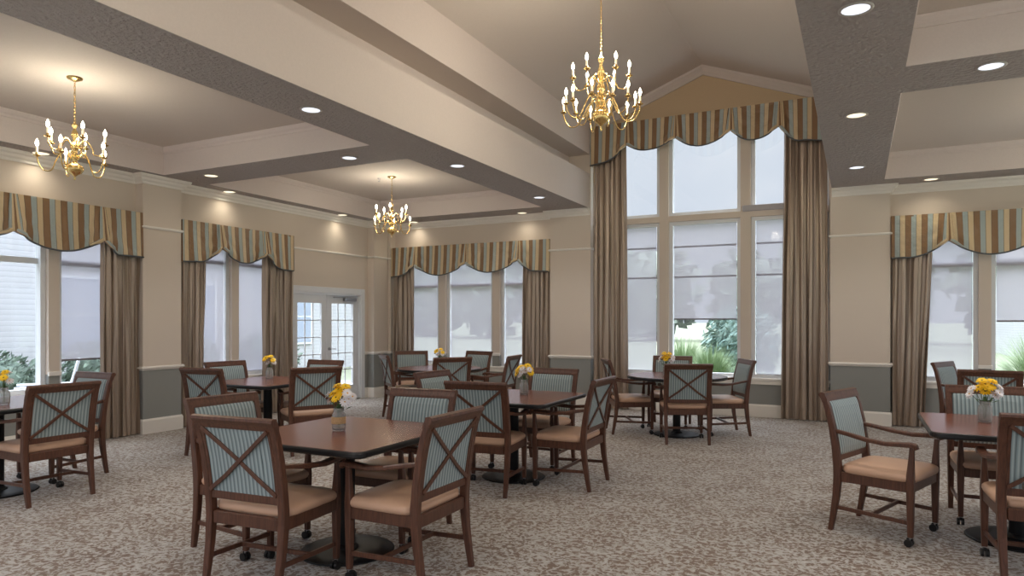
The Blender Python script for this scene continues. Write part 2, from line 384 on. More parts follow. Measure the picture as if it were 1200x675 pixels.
# outer roof so that no sky comes in above the trays
b = MB(); b.box(RXF - .3, -4.33, YN - .2, RYF + .22, 3.75, 3.80, M['roof']); b.box(.05, XR + .2, YN - .2, RYF + .22, 3.75, 3.80, M['roof'])
b.box(-4.5, -4.38, YN - .2, RYF + .22, 3.7, 4.9, M['roof']); b.box(.1, .22, YN - .2, RYF + .22, 3.7, 4.9, M['roof'])
for x0, x1 in ((-4.5, RIDGE), (.22, RIDGE)):
    vs = [(x, y, z + d) for d in (0, .05) for y in (YN - .2, RYF + .3) for x, z in ((x0, 4.85), (x1, 5.62))]
    b.raw(vs, [(0, 1, 3, 2), (4, 6, 7, 5), (0, 2, 6, 4), (1, 5, 7, 3), (0, 4, 5, 1), (2, 3, 7, 6)], M['roof'])
struct(b, 'roof')

# ---- mouldings
def molding(mb, path, prof, m, closed=False):
    """prof: list of (out, z) offsets; path: list of (x,y); out is to the left of travel"""
    P = [Vector((p[0], p[1], 0)) for p in path]; N = len(P); rings = []
    for i in range(N):
        if closed: d0 = (P[i] - P[i - 1]).normalized(); d1 = (P[(i + 1) % N] - P[i]).normalized()
        else:
            d0 = (P[i] - P[i - 1]).normalized() if i > 0 else None; d1 = (P[i + 1] - P[i]).normalized() if i < N - 1 else None
            if d0 is None: d0 = d1
            if d1 is None: d1 = d0
        n0 = Vector((-d0.y, d0.x, 0)); n1 = Vector((-d1.y, d1.x, 0)); n = (n0 + n1)
        n = n / max(n.dot(n0), 1e-6) if n.length > 1e-6 else n0
        rings.append([P[i] + n * o + Vector((0, 0, z)) for o, z in prof])
    if closed: rings.append(rings[0])
    mb.loft(rings, m, caps=not closed)
CROWN = [(0, -.115), (.018, -.115), (.022, -.09), (.045, -.07), (.055, -.045), (.085, -.03), (.095, -.01), (.095, 0), (0, 0)]
CROWN = [(o, z + SOF) for o, z in CROWN]
def walk_left(a, b2): return []
left_path = [(RXF, YN), (RXF, 1.9), (PXF, 1.9), (PXF, 2.2), (RXF, 2.2), (RXF, 5.62), (PXF, 5.62), (PXF, 6.17), (RXF, 6.17), (RXF, 10.26), (PXF, 10.26), (PXF, PYF), (-8.03, PYF), (-8.03, RYF), (-4.68, RYF), (-4.68, PYF), (LB1, PYF)]
right_path = [(RB0, PYF), (.40, PYF), (.40, RYF), (XR, RYF)]
rev = lambda p: list(reversed(p))
b = MB(); molding(b, rev(left_path), CROWN, M['trim']); molding(b, rev(right_path), CROWN, M['trim']); struct(b, 'trim_2')
b = MB()
TC = [(0, TRAY - .075), (.012, TRAY - .075), (.02, TRAY - .05), (.04, TRAY - .035), (.06, TRAY - .012), (.065, TRAY), (0, TRAY)]
for x0, x1, y0, y1 in TL + TR:
    molding(b, [(x0, y0), (x1, y0), (x1, y1), (x0, y1)], TC, M['fascia'], closed=True)
struct(b, 'trim_3')
# gable cove
b = MB()
for xa, xb in ((LB1, RIDGE), (RB0, RIDGE)):
    rings = []
    for x in (xa, xb):
        z = VZ0 if x == xa else VZ1
        rings.append([(x, RYF, z - .13), (x, RYF - .03, z - .13), (x, RYF - .05, z - .08), (x, RYF - .10, z - .03), (x, RYF - .11, z + .01), (x, RYF, z + .01)])
    b.loft(rings, M['ceil'])
struct(b, 'trim_4')
# chair rail, picture rail
RAIL = [(0, .81), (.012, .81), (.016, .825), (.030, .835), (.030, .85), (.018, .862), (0, .862)]
PIC = [(0, 2.625), (.014, 2.625), (.024, 2.635), (.024, 2.65), (.014, 2.66), (0, 2.66)]
def rails(mb, segs):
    for path in segs: molding(mb, path, RAIL, M['trim'])
b = MB()
segs = [rev([(RXF, 1.6), (RXF, 1.9), (PXF, 1.9), (PXF, 2.2), (RXF, 2.2)]), rev([(RXF, 5.52), (RXF, 5.62), (PXF, 5.62), (PXF, 6.17), (RXF, 6.17), (RXF, 6.30)]), rev([(RXF, 8.12), (RXF, 8.26)]), rev([(RXF, 10.16), (RXF, 10.26), (PXF, 10.26), (PXF, PYF), (-8.03, PYF), (-8.03, RYF), (-7.84, RYF)]),
        rev([(-4.84, RYF), (-4.68, RYF), (-4.68, PYF), (-3.95, PYF), (-3.95, RYF)]), rev([(-.345, RYF), (-.345, PYF), (.40, PYF), (.40, RYF), (.60, RYF)])]
for path in segs: molding(b, path, RAIL, M['trim'])
for path in segs: molding(b, path, PIC, M['trim'])
molding(b, rev([(RXF, 8.2), (RXF, 10.26)]), PIC, M['trim'])
for x0, x1 in ((-2.835, -2.69), (-1.59, -1.44), (-7.03, -6.88), (-5.88, -5.73), (1.43, 1.565), (2.95, 3.09)): b.box(x0 - .012, x1 + .012, RYF - .025, RYF, .812, .862, M['trim'], c=.006)
for y0, y1 in ((3.30, 3.43), (4.57, 4.69), (7.13, 7.26)): b.box(RXF, RXF + .025, y0 - .012, y1 + .012, .812, .862, M['trim'], c=.006)
struct(b, 'trim_5')
BASE = [(0, 0), (.018, 0), (.018, .165), (.012, .18), (.008, .19), (0, .19)]
b = MB()
molding(b, rev([(RXF, YN), (RXF, 1.9), (PXF, 1.9), (PXF, 2.2), (RXF, 2.2), (RXF, 5.62), (PXF, 5.62), (PXF, 6.17), (RXF, 6.17), (RXF, 8.26)]), BASE, M['trim'])
molding(b, rev([(RXF, 10.16), (RXF, 10.26), (PXF, 10.26), (PXF, PYF)]), BASE, M['trim']); struct(b, 'baseboard_left')
b = MB()
molding(b, rev([(PXF, PYF), (-8.03, PYF), (-8.03, RYF), (-4.68, RYF), (-4.68, PYF), (-3.95, PYF), (-3.95, RYF), (-.345, RYF), (-.345, PYF), (.40, PYF), (.40, RYF), (XR, RYF)]), BASE, M['trim']); struct(b, 'baseboard_back')

# ------------------------------------------------------------------ windows
def window(n, axis, panes, z0, z1, bars=(), sill=True, ext=None):
    """axis 'y': window in the back wall (runs in x); axis 'x': in the left wall (runs in y)"""
    root = tag(empty('window_%d' % n), kind='structure')
    if axis == 'y': B = lambda q, a0, a1, d0, d1, zz0, zz1, m, c=0: q.box(a0, a1, RYF + d0, RYF + d1, zz0, zz1, m, c=c)
    else: B = lambda q, a0, a1, d0, d1, zz0, zz1, m, c=0: q.box(RXF - d0, RXF - d1, a0, a1, zz0, zz1, m, c=c)
    for a0, a1 in panes:
        f = MB(); w = .055
        zs = [z0] + [z for z in bars] + [z1]
        B(f, a0, a0 + w, .06, .16, z0, z1, M['frame']); B(f, a1 - w, a1, .06, .16, z0, z1, M['frame'])
        B(f, a0 + w, a1 - w, .06, .16, z0, z0 + w, M['frame']); B(f, a0 + w, a1 - w, .06, .16, z1 - w, z1, M['frame'])
        for z in bars: B(f, a0 + w, a1 - w, .115, .155, z - w * .6, z + w * .6, M['frame'])
        fo = f.build('window_frame', root)
        g = MB(); B(g, a0 + w * .9, a1 - w * .9, .133, .138, z0 + w * .9, z1 - w * .9, M['glass']); g.build('pane', fo)
    if sill:
        a0, a1 = panes[0][0] - .03, panes[-1][1] + .03
        if ext: a0, a1 = ext
        q = MB(); B(q, a0, a1, -.032, .13, z0 - .035, z0 + .004, M['trim'], c=.008); B(q, a0 + .02, a1 - .02, -.02, 0, z0 - .09, z0 - .035, M['trim']); q.build('sill', root)
    return root
window(1, 'x', [(2.35, 3.30), (3.43, 4.57), (4.69, 5.50)], .62, 2.56, bars=(2.13,))
window(2, 'x', [(6.32, 7.13), (7.26, 8.10)], .62, 2.56, bars=(2.30,))
window(3, 'y', [(-7.82, -7.03), (-6.88, -5.88), (-5.73, -4.86)], .62, 2.62, bars=(2.10,))
r4 = window(4, 'y', [(-3.90, -2.835), (-2.69, -1.59), (-1.44, -.37)], .58, 3.02, bars=())
w4b = window(5, 'y', [(-3.90, -2.835), (-2.69, -1.59), (-1.44, -.37)], 3.11, 4.45, sill=False)
window(6, 'y', [(.62, 1.43), (1.565, 2.95), (3.09, 4.6)], .62, 2.62, bars=(2.2,))

# ---- roller shades
def shade(axis, a0, a1, ztop, zbot, label, cat='roller shade', roller=True, battens=(), d=.098, group='solar roller shades'):
    root = empty('roller_shade', ((a0 + a1) / 2, RYF + d, zbot) if axis == 'y' else (RXF - d, (a0 + a1) / 2, zbot), 0 if axis == 'y' else PI / 2)
    tag(root, label, cat, group)
    h = (a1 - a0) / 2 - .018; H = ztop - zbot
    f = MB(); f.raw([(-h + .01, 0, .01), (h - .01, 0, .01), (h - .01, 0, H), (-h + .01, 0, H)], [(0, 1, 2, 3)], M['shade']); fab = f.build('shade_fabric', root)
    for z in battens:
        q = MB(); q.box(-h + .01, h - .01, -.008, -.002, z - zbot - .014, z - zbot + .014, M['shade']); q.build('batten', root)
    q = MB(); q.box(-h + .008, h - .008, -.008, .008, 0, .022, M['darkbar'], c=.004); q.build('bottom_bar', root)
    if roller:
        q = MB(); q.tube([(-h, 0, H), (h, 0, H)], .026, M['shadehem'], 12); q.build('roller', root)
    return root
def hem_mat():
    return plain('shade_hem', rgb(176, 172, 176), 0.7)
M['shadehem'] = hem_mat()
shade('x', 4.74, 5.46, 2.53, .97, 'grey mesh shade lowered to table height beside the left bay curtain', battens=())
shade('x', 6.37, 7.09, 2.53, .66, 'lavender-grey shade in the left pane of the narrow window by the french door')
shade('x', 7.30, 8.06, 2.53, .66, 'lavender-grey shade in the right pane of the narrow window by the french door')
shade('y', -7.78, -7.07, 2.58, .66, 'pale grey shade in the left pane of the corner window')
shade('y', -6.84, -5.92, 2.58, .66, 'pale grey shade in the wide middle pane of the corner window')
shade('y', -5.69, -4.90, 2.58, .66, 'pale grey shade in the right pane of the corner window')
shade('y', -3.86, -2.88, 2.99, .62, 'full-length grey shade in the left pane of the tall window', battens=(2.62, 2.14))
shade('y', -2.65, -1.63, 2.99, 1.46, 'half-lowered grey shade in the middle pane of the tall window, garden below it', battens=(2.62, 2.14))
shade('y', -1.40, -.41, 2.99, .62, 'full-length grey shade in the right pane of the tall window', battens=(2.62, 2.14))
shade('y', .66, 1.39, 2.58, .66, 'full-length grey shade in the narrow pane of the right-hand window')
shade('y', 1.61, 2.91, 2.58, 1.43, 'half-lowered grey shade in the wide pane of the right-hand window')
# box housing in front of the transom, upper right pane
b = MB(); b.box(-1.56, -.40, RYF - .035, RYF - .004, 3.10, 3.19, M['shadehem'], c=.008)
tag(b.build('shade_housing'), 'grey shade housing bar across the upper right pane of the tall window', 'shade housing')

# ------------------------------------------------------------------ french door
dr = tag(empty('door_1'), kind='structure')
b = MB(); X = RXF
for y0, y1, z0, z1 in ((8.26, 8.36, 0, 2.03), (10.06, 10.16, 0, 2.03), (8.36, 10.06, 1.93, 2.03)):
    b.box(X, X + .022, y0, y1, z0, z1, M['door'], c=.004)
for y0, y1, z0, z1 in ((8.36, 8.385, 0, 1.93), (10.035, 10.06, 0, 1.93), (8.385, 10.035, 1.905, 1.93)):
    b.box(X - .2, X + .004, y0, y1, z0, z1, M['door'])
b.box(X - .2, X, 8.36, 10.06, 0, .012, M['chrome'])
b.build('door_frame', dr)
def leaf(y0, y1, handle_y):
    q = MB(); x0, x1 = X - .10, X - .055; s_ = .12; zt, zb = 1.75, .27
    q.box(x0, x1, y0, y0 + s_, .015, 1.90, M['door']); q.box(x0, x1, y1 - s_, y1, .015, 1.90, M['door'])
    q.box(x0, x1, y0 + s_, y1 - s_, zt, 1.90, M['door']); q.box(x0, x1, y0 + s_, y1 - s_, .015, zb, M['door'])
    o = q.build('door_leaf', dr)
    g = MB(); g.box(X - .08, X - .076, y0 + s_ - .005, y1 - s_ + .005, zb - .005, zt + .005, M['glass']); g.build('pane', o)
    mu = MB(); w = y1 - y0 - 2 * s_
    for k in (1, 2): yy = y0 + s_ + w * k / 3; mu.box(X - .086, X - .070, yy - .008, yy + .008, zb, zt, M['door'])
    for k in range(1, 5): zz = zb + (zt - zb) * k / 5; mu.box(X - .086, X - .070, y0 + s_, y1 - s_, zz - .008, zz + .008, M['door'])
    mu.build('muntin_grid', o)
    if handle_y:
        h = MB(); h.tube([(x1, handle_y, .95), (x1 + .012, handle_y, .95)], .027, M['chrome'], 16)
        h.tube([(x1 + .01, handle_y, .95), (x1 + .05, handle_y, .95), (x1 + .055, handle_y + .02, .95), (x1 + .052, handle_y + .12, .945)], .009, M['chrome'], 8)
        h.build('door_handle', o)
leaf(8.39, 9.205, None); leaf(9.215, 10.03, 9.27)
b = MB(); b.box(X - .05, X + .02, 9.62, 9.93, 1.80, 1.86, M['chrome'], c=.006); b.box(X - .03, X - .01, 9.35, 9.66, 1.852, 1.867, M['chrome']); b.build('door_closer', dr)

# ------------------------------------------------------------------ curtains
def curtain(axis, a0t, a1t, a0b, a1b, ztop, label, folds=6, seed=0, d=.096, amp=.038, group='taupe drapes'):
    rnd = random.Random(seed); q = MB(); NU, NVv = folds * 14, 40
    ph = [rnd.uniform(-.5, .5) for _ in range(folds + 2)]; am = [rnd.uniform(.6, 1.15) for _ in range(folds + 2)]
    def pt(i, j, side):
        u = i / NU; v = j / NVv; z = .012 + (ztop - .012) * v
        a = a0b + (a0t - a0b) * v; c = a1b + (a1t - a1b) * v
        k = u * folds; kk = int(min(k, folds - 1e-6)); fr = k - kk
        A = (am[kk] * (1 - fr) + am[kk + 1] * fr); P = ph[kk] * (1 - fr) + ph[kk + 1] * fr
        w = math.sin(2 * PI * (k + P * .5 + .12 * math.sin(v * 5 + kk * 1.7)))
        w2 = math.sin(2 * PI * (k * 2.3 + P + .3 * v)) * .16
        s = c - a
        al = a + s * u + .017 * math.sin(4 * PI * k) * (1 - abs(2 * u - 1) ** 4)
        dep = (w * A + w2) * amp * (1.05 - .25 * v)
        return al, dep + side
    for side in (0.0, .004):
        base = len(q.v); vs = []
        for j in range(NVv + 1):
            for i in range(NU + 1):
                al, dep = pt(i, j, side); z = .012 + (ztop - .012) * j / NVv
                vs.append((al, RYF - d - dep, z) if axis == 'y' else (RXF + d + dep, al, z))
        fs = [(j * (NU + 1) + i, j * (NU + 1) + i + 1, (j + 1) * (NU + 1) + i + 1, (j + 1) * (NU + 1) + i) for j in range(NVv) for i in range(NU)]
        q.raw(vs, fs, M['silk'], True)
    o = q.build('curtain')
    tag(o, label, 'curtain', group)
    return o
curtain('x', 5.12, 5.60, 5.11, 5.60, 2.55, 'taupe drape at the right end of the big left bay window', 6, 1)
curtain('x', 2.25, 2.6, 2.25, 2.6, 2.55, 'taupe drape at the near end of the big left bay window', 4, 2)
curtain('x', 6.20, 6.62, 6.20, 6.56, 2.55, 'taupe drape on the left side of the narrow window by the french door', 5, 3)
curtain('x', 7.64, 8.24, 7.62, 8.22, 2.55, 'taupe drape between the narrow window and the french door', 6, 4)
curtain('y', -8.00, -7.51, -7.99, -7.50, 2.62, 'taupe drape on the left side of the corner window', 5, 5)
curtain('y', -5.22, -4.72, -5.22, -4.72, 2.62, 'taupe drape on the right side of the corner window', 6, 6)
curtain('y', -3.90, -3.36, -3.92, -3.32, 4.45, 'very tall taupe drape on the left side of the tall window', 6, 7, amp=.040)
curtain('y', -.96, -.39, -1.01, -.37, 4.45, 'very tall taupe drape on the right side of the tall window', 7, 8, amp=.040)
curtain('y', .43, .91, .42, .80, 2.62, 'taupe drape on the left side of the right-hand window', 5, 9)

# ------------------------------------------------------------------ valances
def valance(axis, prof, ztop, label, plane, seed=0, phase=0.0, ret=0.13):
    """prof: list of (a, z, kind) with kind P = gathered peak, S = low point of a swag, E = end"""
    rnd = random.Random(seed)
    a0, a1 = prof[0][0], prof[-1][0]; N = int((a1 - a0) / .012); NZ = 28
    peaks = [p[0] for p in prof if p[2] == 'P']
    def zb(a):
        for p, q in zip(prof, prof[1:]):
            if p[0] <= a <= q[0] + 1e-9:
                t = (a - p[0]) / (q[0] - p[0])
                if p[2] == 'P': t2 = math.sin(t * PI / 2) ** .85 if q[2] != 'P' else t
                elif q[2] == 'P': t2 = 1 - math.sin((1 - t) * PI / 2) ** .85
                else: t2 = t * t * (3 - 2 * t)
                return p[1] + (q[1] - p[1]) * t2
        return prof[-1][1]
    ridges = [(rnd.uniform(a0, a1), rnd.uniform(.02, .05), rnd.uniform(-.018, .02)) for _ in range(int((a1 - a0) * 6))]
    def swell(a):
        for p_, q_ in zip([a0] + peaks, peaks + [a1]):
            if p_ <= a <= q_: return math.sin(PI * (a - p_) / (q_ - p_)) if q_ > p_ else 0
        return 0
    def depth(a, v):      # v: 0 top .. 1 bottom
        dd = .012 * v + .028 * v * v * swell(a)
        for p in peaks:
            x = (a - p) / .13
            dd += .045 * v * math.exp(-(abs(x) - .45) ** 2 * 9) - .020 * v * math.exp(-x * x * 22)
            dd += .016 * v * math.cos((a - p) * 2 * PI / .075 * (1.3 - .5 * v)) * math.exp(-((a - p) / .13) ** 2)
            dd += .010 * v * math.sin(v * 16 - abs(a - p) * 22) * math.exp(-((abs(a - p) - .16) / .12) ** 2)
        for c, w, h in ridges: dd += h * v * math.exp(-((a - c) / w) ** 2)
        return dd
    q = MB(); layers = []
    def place(a, dep, z): return (a, plane - dep, z) if axis == 'y' else (plane + dep, a, z)
    for back in (0, 1):
        vs = []; base = len(q.v)
        for i in range(N + 1):
            a = a0 + (a1 - a0) * i / N; z1 = zb(a)
            for j in range(NZ + 1):
                v = j / NZ; z = ztop + (z1 - ztop) * v
                vs.append(place(a, depth(a, v) - back * .008, z))
                # stripes pull towards a gathered peak as they go down
                g = 0
                for p in peaks: g += .055 * v * math.copysign(1, a - p) * math.exp(-abs(a - p) * 7) * -1
                q.uv[base + len(vs) - 1] = (a - g * -1 + phase, z)
        fs = [(i * (NZ + 1) + j, (i + 1) * (NZ + 1) + j, (i + 1) * (NZ + 1) + j + 1, i * (NZ + 1) + j + 1) for i in range(N) for j in range(NZ)]
        q.raw(vs, fs, M['valance'], True)
    # returns to the wall
    for a, zz in ((a0, prof[0][1]), (a1, prof[-1][1])):
        for z0, z1 in ((zz, ztop),):
            base = len(q.v)
            pts = [place(a, 0, z1), place(a, -ret, z1), place(a, -ret, z0), place(a, .012, z0)]
            q.raw(pts, [(0, 1, 2, 3)], M['valance'])
            for k in range(4): q.uv[base + k] = ((0, .1, .1, 0)[k] + a, 0)
    # top board
    if axis == 'y': q.box(a0, a1, plane, plane + ret, ztop - .02, ztop - .002, M['valance'])
    else: q.box(plane - ret, plane, a0, a1, ztop - .02, ztop - .002, M['valance'])
    o = q.build('valance'); tag(o, label, 'valance', 'scalloped striped valances')
    for p in prof:
        if p[2] != 'P': continue
        gq = MB(); pk = p[0]; zp = p[1]
        for kf, off in enumerate((-.034, -.012, .012, .034)):
            rings = []
            for v in (0, .25, .5, .75, .92, 1.0):
                w_ = .010 + .012 * v; cx = pk + off * (.55 + .75 * v); dz = ztop - .004 + (zp - .012 - ztop) * v; dp = depth(pk, v) + .006 + .020 * v
                rings.append([place(cx + w_ * math.cos(t_), dp + .012 * math.sin(t_) * (1 + v), dz) for t_ in (2 * PI * k_ / 10 for k_ in range(10))])
            b0 = len(gq.v); gq.loft(rings, M['valance'], smooth=True)
            for vi in range(b0, len(gq.v)): gq.uv[vi] = ((0.075, 0.14, 0.02, 0.16)[kf], 0)
        for sgn in (-1, 1):
            pts = [place(pk + sgn * dx, depth(pk + sgn * dx, .95) + .012, zb(pk + sgn * dx) + .018) for dx in (.015, .05, .09, .13, .17)]
            b0 = len(gq.v); gq.tube(pts, [.022, .026, .022, .016, .008], M['valance'], 8)
            for vi in range(b0, len(gq.v)): gq.uv[vi] = (.08 + .02 * (vi % 8), 0)
        gq.build('gathered_pleat', o)
    t = MB(); t.tube([place(a0 + (a1 - a0) * i / N, depth(a0 + (a1 - a0) * i / N, 1) + .002, zb(a0 + (a1 - a0) * i / N)) for i in range(0, N + 1, 2)], .011, M['piping'], 6)
    t.build('piping', o)
    return o
VX = PXF + .015; VY = PYF - .015
valance('x', [(2.22, 2.26, 'E'), (2.62, 2.27, 'S'), (2.92, 2.42, 'P'), (3.5, 2.25, 'S'), (4.11, 2.42, 'P'), (4.60, 2.24, 'S'), (5.09, 2.42, 'P'), (5.30, 2.25, 'S'), (5.61, 2.25, 'E')], 2.815, 'blue, brown and gold striped valance over the big left bay window', VX, 1, .02)
valance('x', [(6.18, 2.245, 'E'), (6.40, 2.255, 'S'), (6.78, 2.49, 'P'), (7.20, 2.29, 'S'), (7.61, 2.475, 'P'), (7.95, 2.245, 'S'), (8.21, 2.245, 'E')], 2.81, 'striped valance over the narrow window left of the french door', VX, 2, .1)
valance('y', [(-8.0, 2.28, 'E'), (-7.85, 2.29, 'S'), (-7.45, 2.49, 'P'), (-6.90, 2.285, 'S'), (-6.33, 2.495, 'P'), (-5.85, 2.305, 'S'), (-5.27, 2.515, 'P'), (-4.95, 2.30, 'S'), (-4.69, 2.287, 'E')], 2.84, 'striped valance over the corner window behind the dining tables', VY, 3, .05)
valance('y', [(-3.94, 4.0, 'E'), (-3.75, 4.02, 'S'), (-3.32, 4.28, 'P'), (-2.98, 4.15, 'S'), (-2.53, 4.30, 'P'), (-2.15, 4.12, 'S'), (-1.70, 4.31, 'P'), (-1.38, 4.12, 'S'), (-1.02, 4.29, 'P'), (-.72, 4.03, 'S'), (-.36, 4.0, 'E')], 4.645, 'striped valance high over the tall window under the gable', VY - .02, 4, .0)
valance('y', [(.41, 2.30, 'E'), (.62, 2.30, 'S'), (1.07, 2.52, 'P'), (1.55, 2.305, 'S'), (2.05, 2.50, 'P'), (2.6, 2.30, 'S'), (3.1, 2.5, 'P'), (3.6, 2.3, 'S'), (4.1, 2.5, 'P'), (4.5, 2.3, 'S'), (4.8, 2.3, 'E')], 2.875, 'striped valance over the right-hand window beyond the single table', VY, 5, .0)

# ------------------------------------------------------------------ dining armchair
def make_chair():
    r = empty('dining_armchair'); W = M['wood']
    def rear_leg(sg):
        pts = [(-.268, 0.0), (-.250, .10), (-.228, .24), (-.216, .38), (-.218, .46), (-.230, .58), (-.252, .72), (-.280, .84), (-.306, .915), (-.318, .932)]
        wd = [.032, .036, .040, .044, .044, .043, .042, .041, .040, .038]; th = [.030, .036, .044, .050, .050, .046, .042, .038, .034, .030]
        q = MB(); q.sweep([(sg * (.243 + .012 * min(z / .9, 1)), y, z) for y, z in pts], (1, 0, 0), wd, th, W); return q
    for sg in (-1, 1): rear_leg(sg).build('leg', r)
    def front_leg(sg):
        q = MB(); x = sg * .243
        zs = [.062, .10, .25, .40, .43, .50, .58, .635]; w = [.030, .032, .038, .044, .044, .036, .027, .024]; h = [.032, .034, .040, .046, .046, .038, .030, .028]
        q.sweep([(x, .235 + (0.0 if z < .45 else (z - .45) * .05), z) for z in zs], (1, 0, 0), w, h, W); return q
    for sg in (-1, 1):
        lg = front_leg(sg).build('leg', r)
        c = MB(); x = sg * .243; c.cyl(x, .235, .045, .075, .011, M['chrome'], 10); c.box(x - .010, x + .010, .212, .250, .036, .056, M['rubber'], c=.004)
        for dx in (-.014, .014): c.tube([(x + dx - .008, .226, .0245), (x + dx + .008, .226, .0245)], .0245, M['rubber'], 16)
        c.build('caster', lg)
    # apron
    q = MB(); z0, z1 = .345, .412
    q.box(-.222, .222, .222, .250, z0, z1, W, c=.004); q.box(-.222, .222, -.232, -.204, z0, z1, W, c=.004)
    for sg in (-1, 1): q.box(sg * .232, sg * .256, -.205, .228, z0, z1, W, c=.004)
    q.build('seat_frame', r)
    # cushion, crowned
    q = MB(); N = 12; hw, y0, y1 = .262, -.205, .268
    def sup(t, n=5.0): return t
    rings = []
    for inset, z in ((.014, .406), (.0, .414), (-.006, .430), (-.004, .446), (.006, .458), (.026, .467), (.06, .474), (.12, .480), (.19, .483)):
        ring = []; a, b2 = hw - inset, (y1 - y0) / 2 - inset; cy = (y0 + y1) / 2
        for k in range(32):
            t = 2 * PI * k / 32; cx, sy = math.cos(t), math.sin(t); e = .28
            x = a * math.copysign(abs(cx) ** e, cx); y = cy + b2 * math.copysign(abs(sy) ** e, sy)
            if y < -.18 and abs(x) > .215: x = math.copysign(.215, x)
            ring.append((x, y, z))
        rings.append(ring)
    q.loft(rings, M['vinyl'], smooth=True); q.build('seat', r)
    # back: lower rail, top rail, panel, cross
    def by(z): # back plane y at height z
        P = [(.46, -.218), (.58, -.230), (.72, -.252), (.84, -.280), (.93, -.310)]
        for (a, b_), (c_, d_) in zip(P, P[1:]):
            if z <= c_: return b_ + (d_ - b_) * (z - a) / (c_ - a)
        return P[-1][1]
    q = MB(); q.sweep([(-.232, by(.505), .505), (.232, by(.505), .505)], (0, 0, 1), .045, .028, W); q.build('lower_rail', r)
    q = MB(); prof = [(by(.885) + .018, .888), (by(.90) + .019, .905), (by(.93) + .016, .932), (-.296, .945), (-.320, .950), (-.336, .942), (-.339, .928), (-.330, .916), (-.322, .905), (by(.88) - .018, .880)]
    q.loft([[(x, y, z) for y, z in prof] for x in (-.274, .274)], W); q.build('top_rail', r)
    q = MB()
    for side in (1, -1):
        rings = []
        lay = [(.0, .010), (.004, .016), (.016, .022), (.05, .027), (.11, .030)] if side == 1 else [(.0, .006), (.006, .010), (.02, .012), (.08, .013)]
        for ins, off in lay:
            a = .232 - ins; zl, zh = .518 + ins, .893 - ins
            ring = []
            for k in range(32):
                t = 2 * PI * k / 32; cx, sz = math.cos(t), math.sin(t); e = .12
                x = a * math.copysign(abs(cx) ** e, cx); z = (zl + zh) / 2 + (zh - zl) / 2 * math.copysign(abs(sz) ** e, sz)
                ring.append((x, by(z) + side * off, z))
            rings.append(ring)
        q.loft(rings, M['stripe'], smooth=False, caps=True)
    q.build('back_panel', r)
    q = MB()
    for sg in (-1, 1):
        q.sweep([(sg * x, by(z) - .019 - (.004 if sg > 0 else 0), z) for x, z in ((-.226, .532), (-.11, .615), (0, .705), (.11, .790), (.226, .880))], (0, 1, 0), .012, .022, W)
    q.build('cross_brace', r)
    # frame edge of the back opening
    for sg in (-1, 1):
        q = MB(); q.sweep([(sg * .225, by(z) - .010, z) for z in (.52, .65, .78, .885)], (1, 0, 0), .018, .014, W)
        q.build('back_frame', r)
    # arms
    for sg in (-1, 1):
        q = MB()
        pts = [(sg * .243, -.235, .688), (sg * .250, -.15, .676), (sg * .262, -.03, .655), (sg * .268, .09, .645), (sg * .266, .19, .652), (sg * .262, .245, .656), (sg * .260, .268, .648), (sg * .258, .274, .630)]
        q.sweep(pts, (1, 0, 0), [.034, .036, .042, .048, .052, .050, .046, .040], [.026, .026, .026, .026, .030, .032, .030, .024], W, c=.45); q.build('arm', r)
    for sg in (-1, 1):
        q = MB(); q.sweep([(sg * .243, -.232, .165), (sg * .243, .228, .150)], (1, 0, 0), .018, .026, W); q.build('stretcher', r)
    q = MB(); q.sweep([(-.236, .0, .158), (.236, .0, .158)], (0, 1, 0), .018, .026, W); q.build('stretcher', r)
    return r
proto = make_chair()
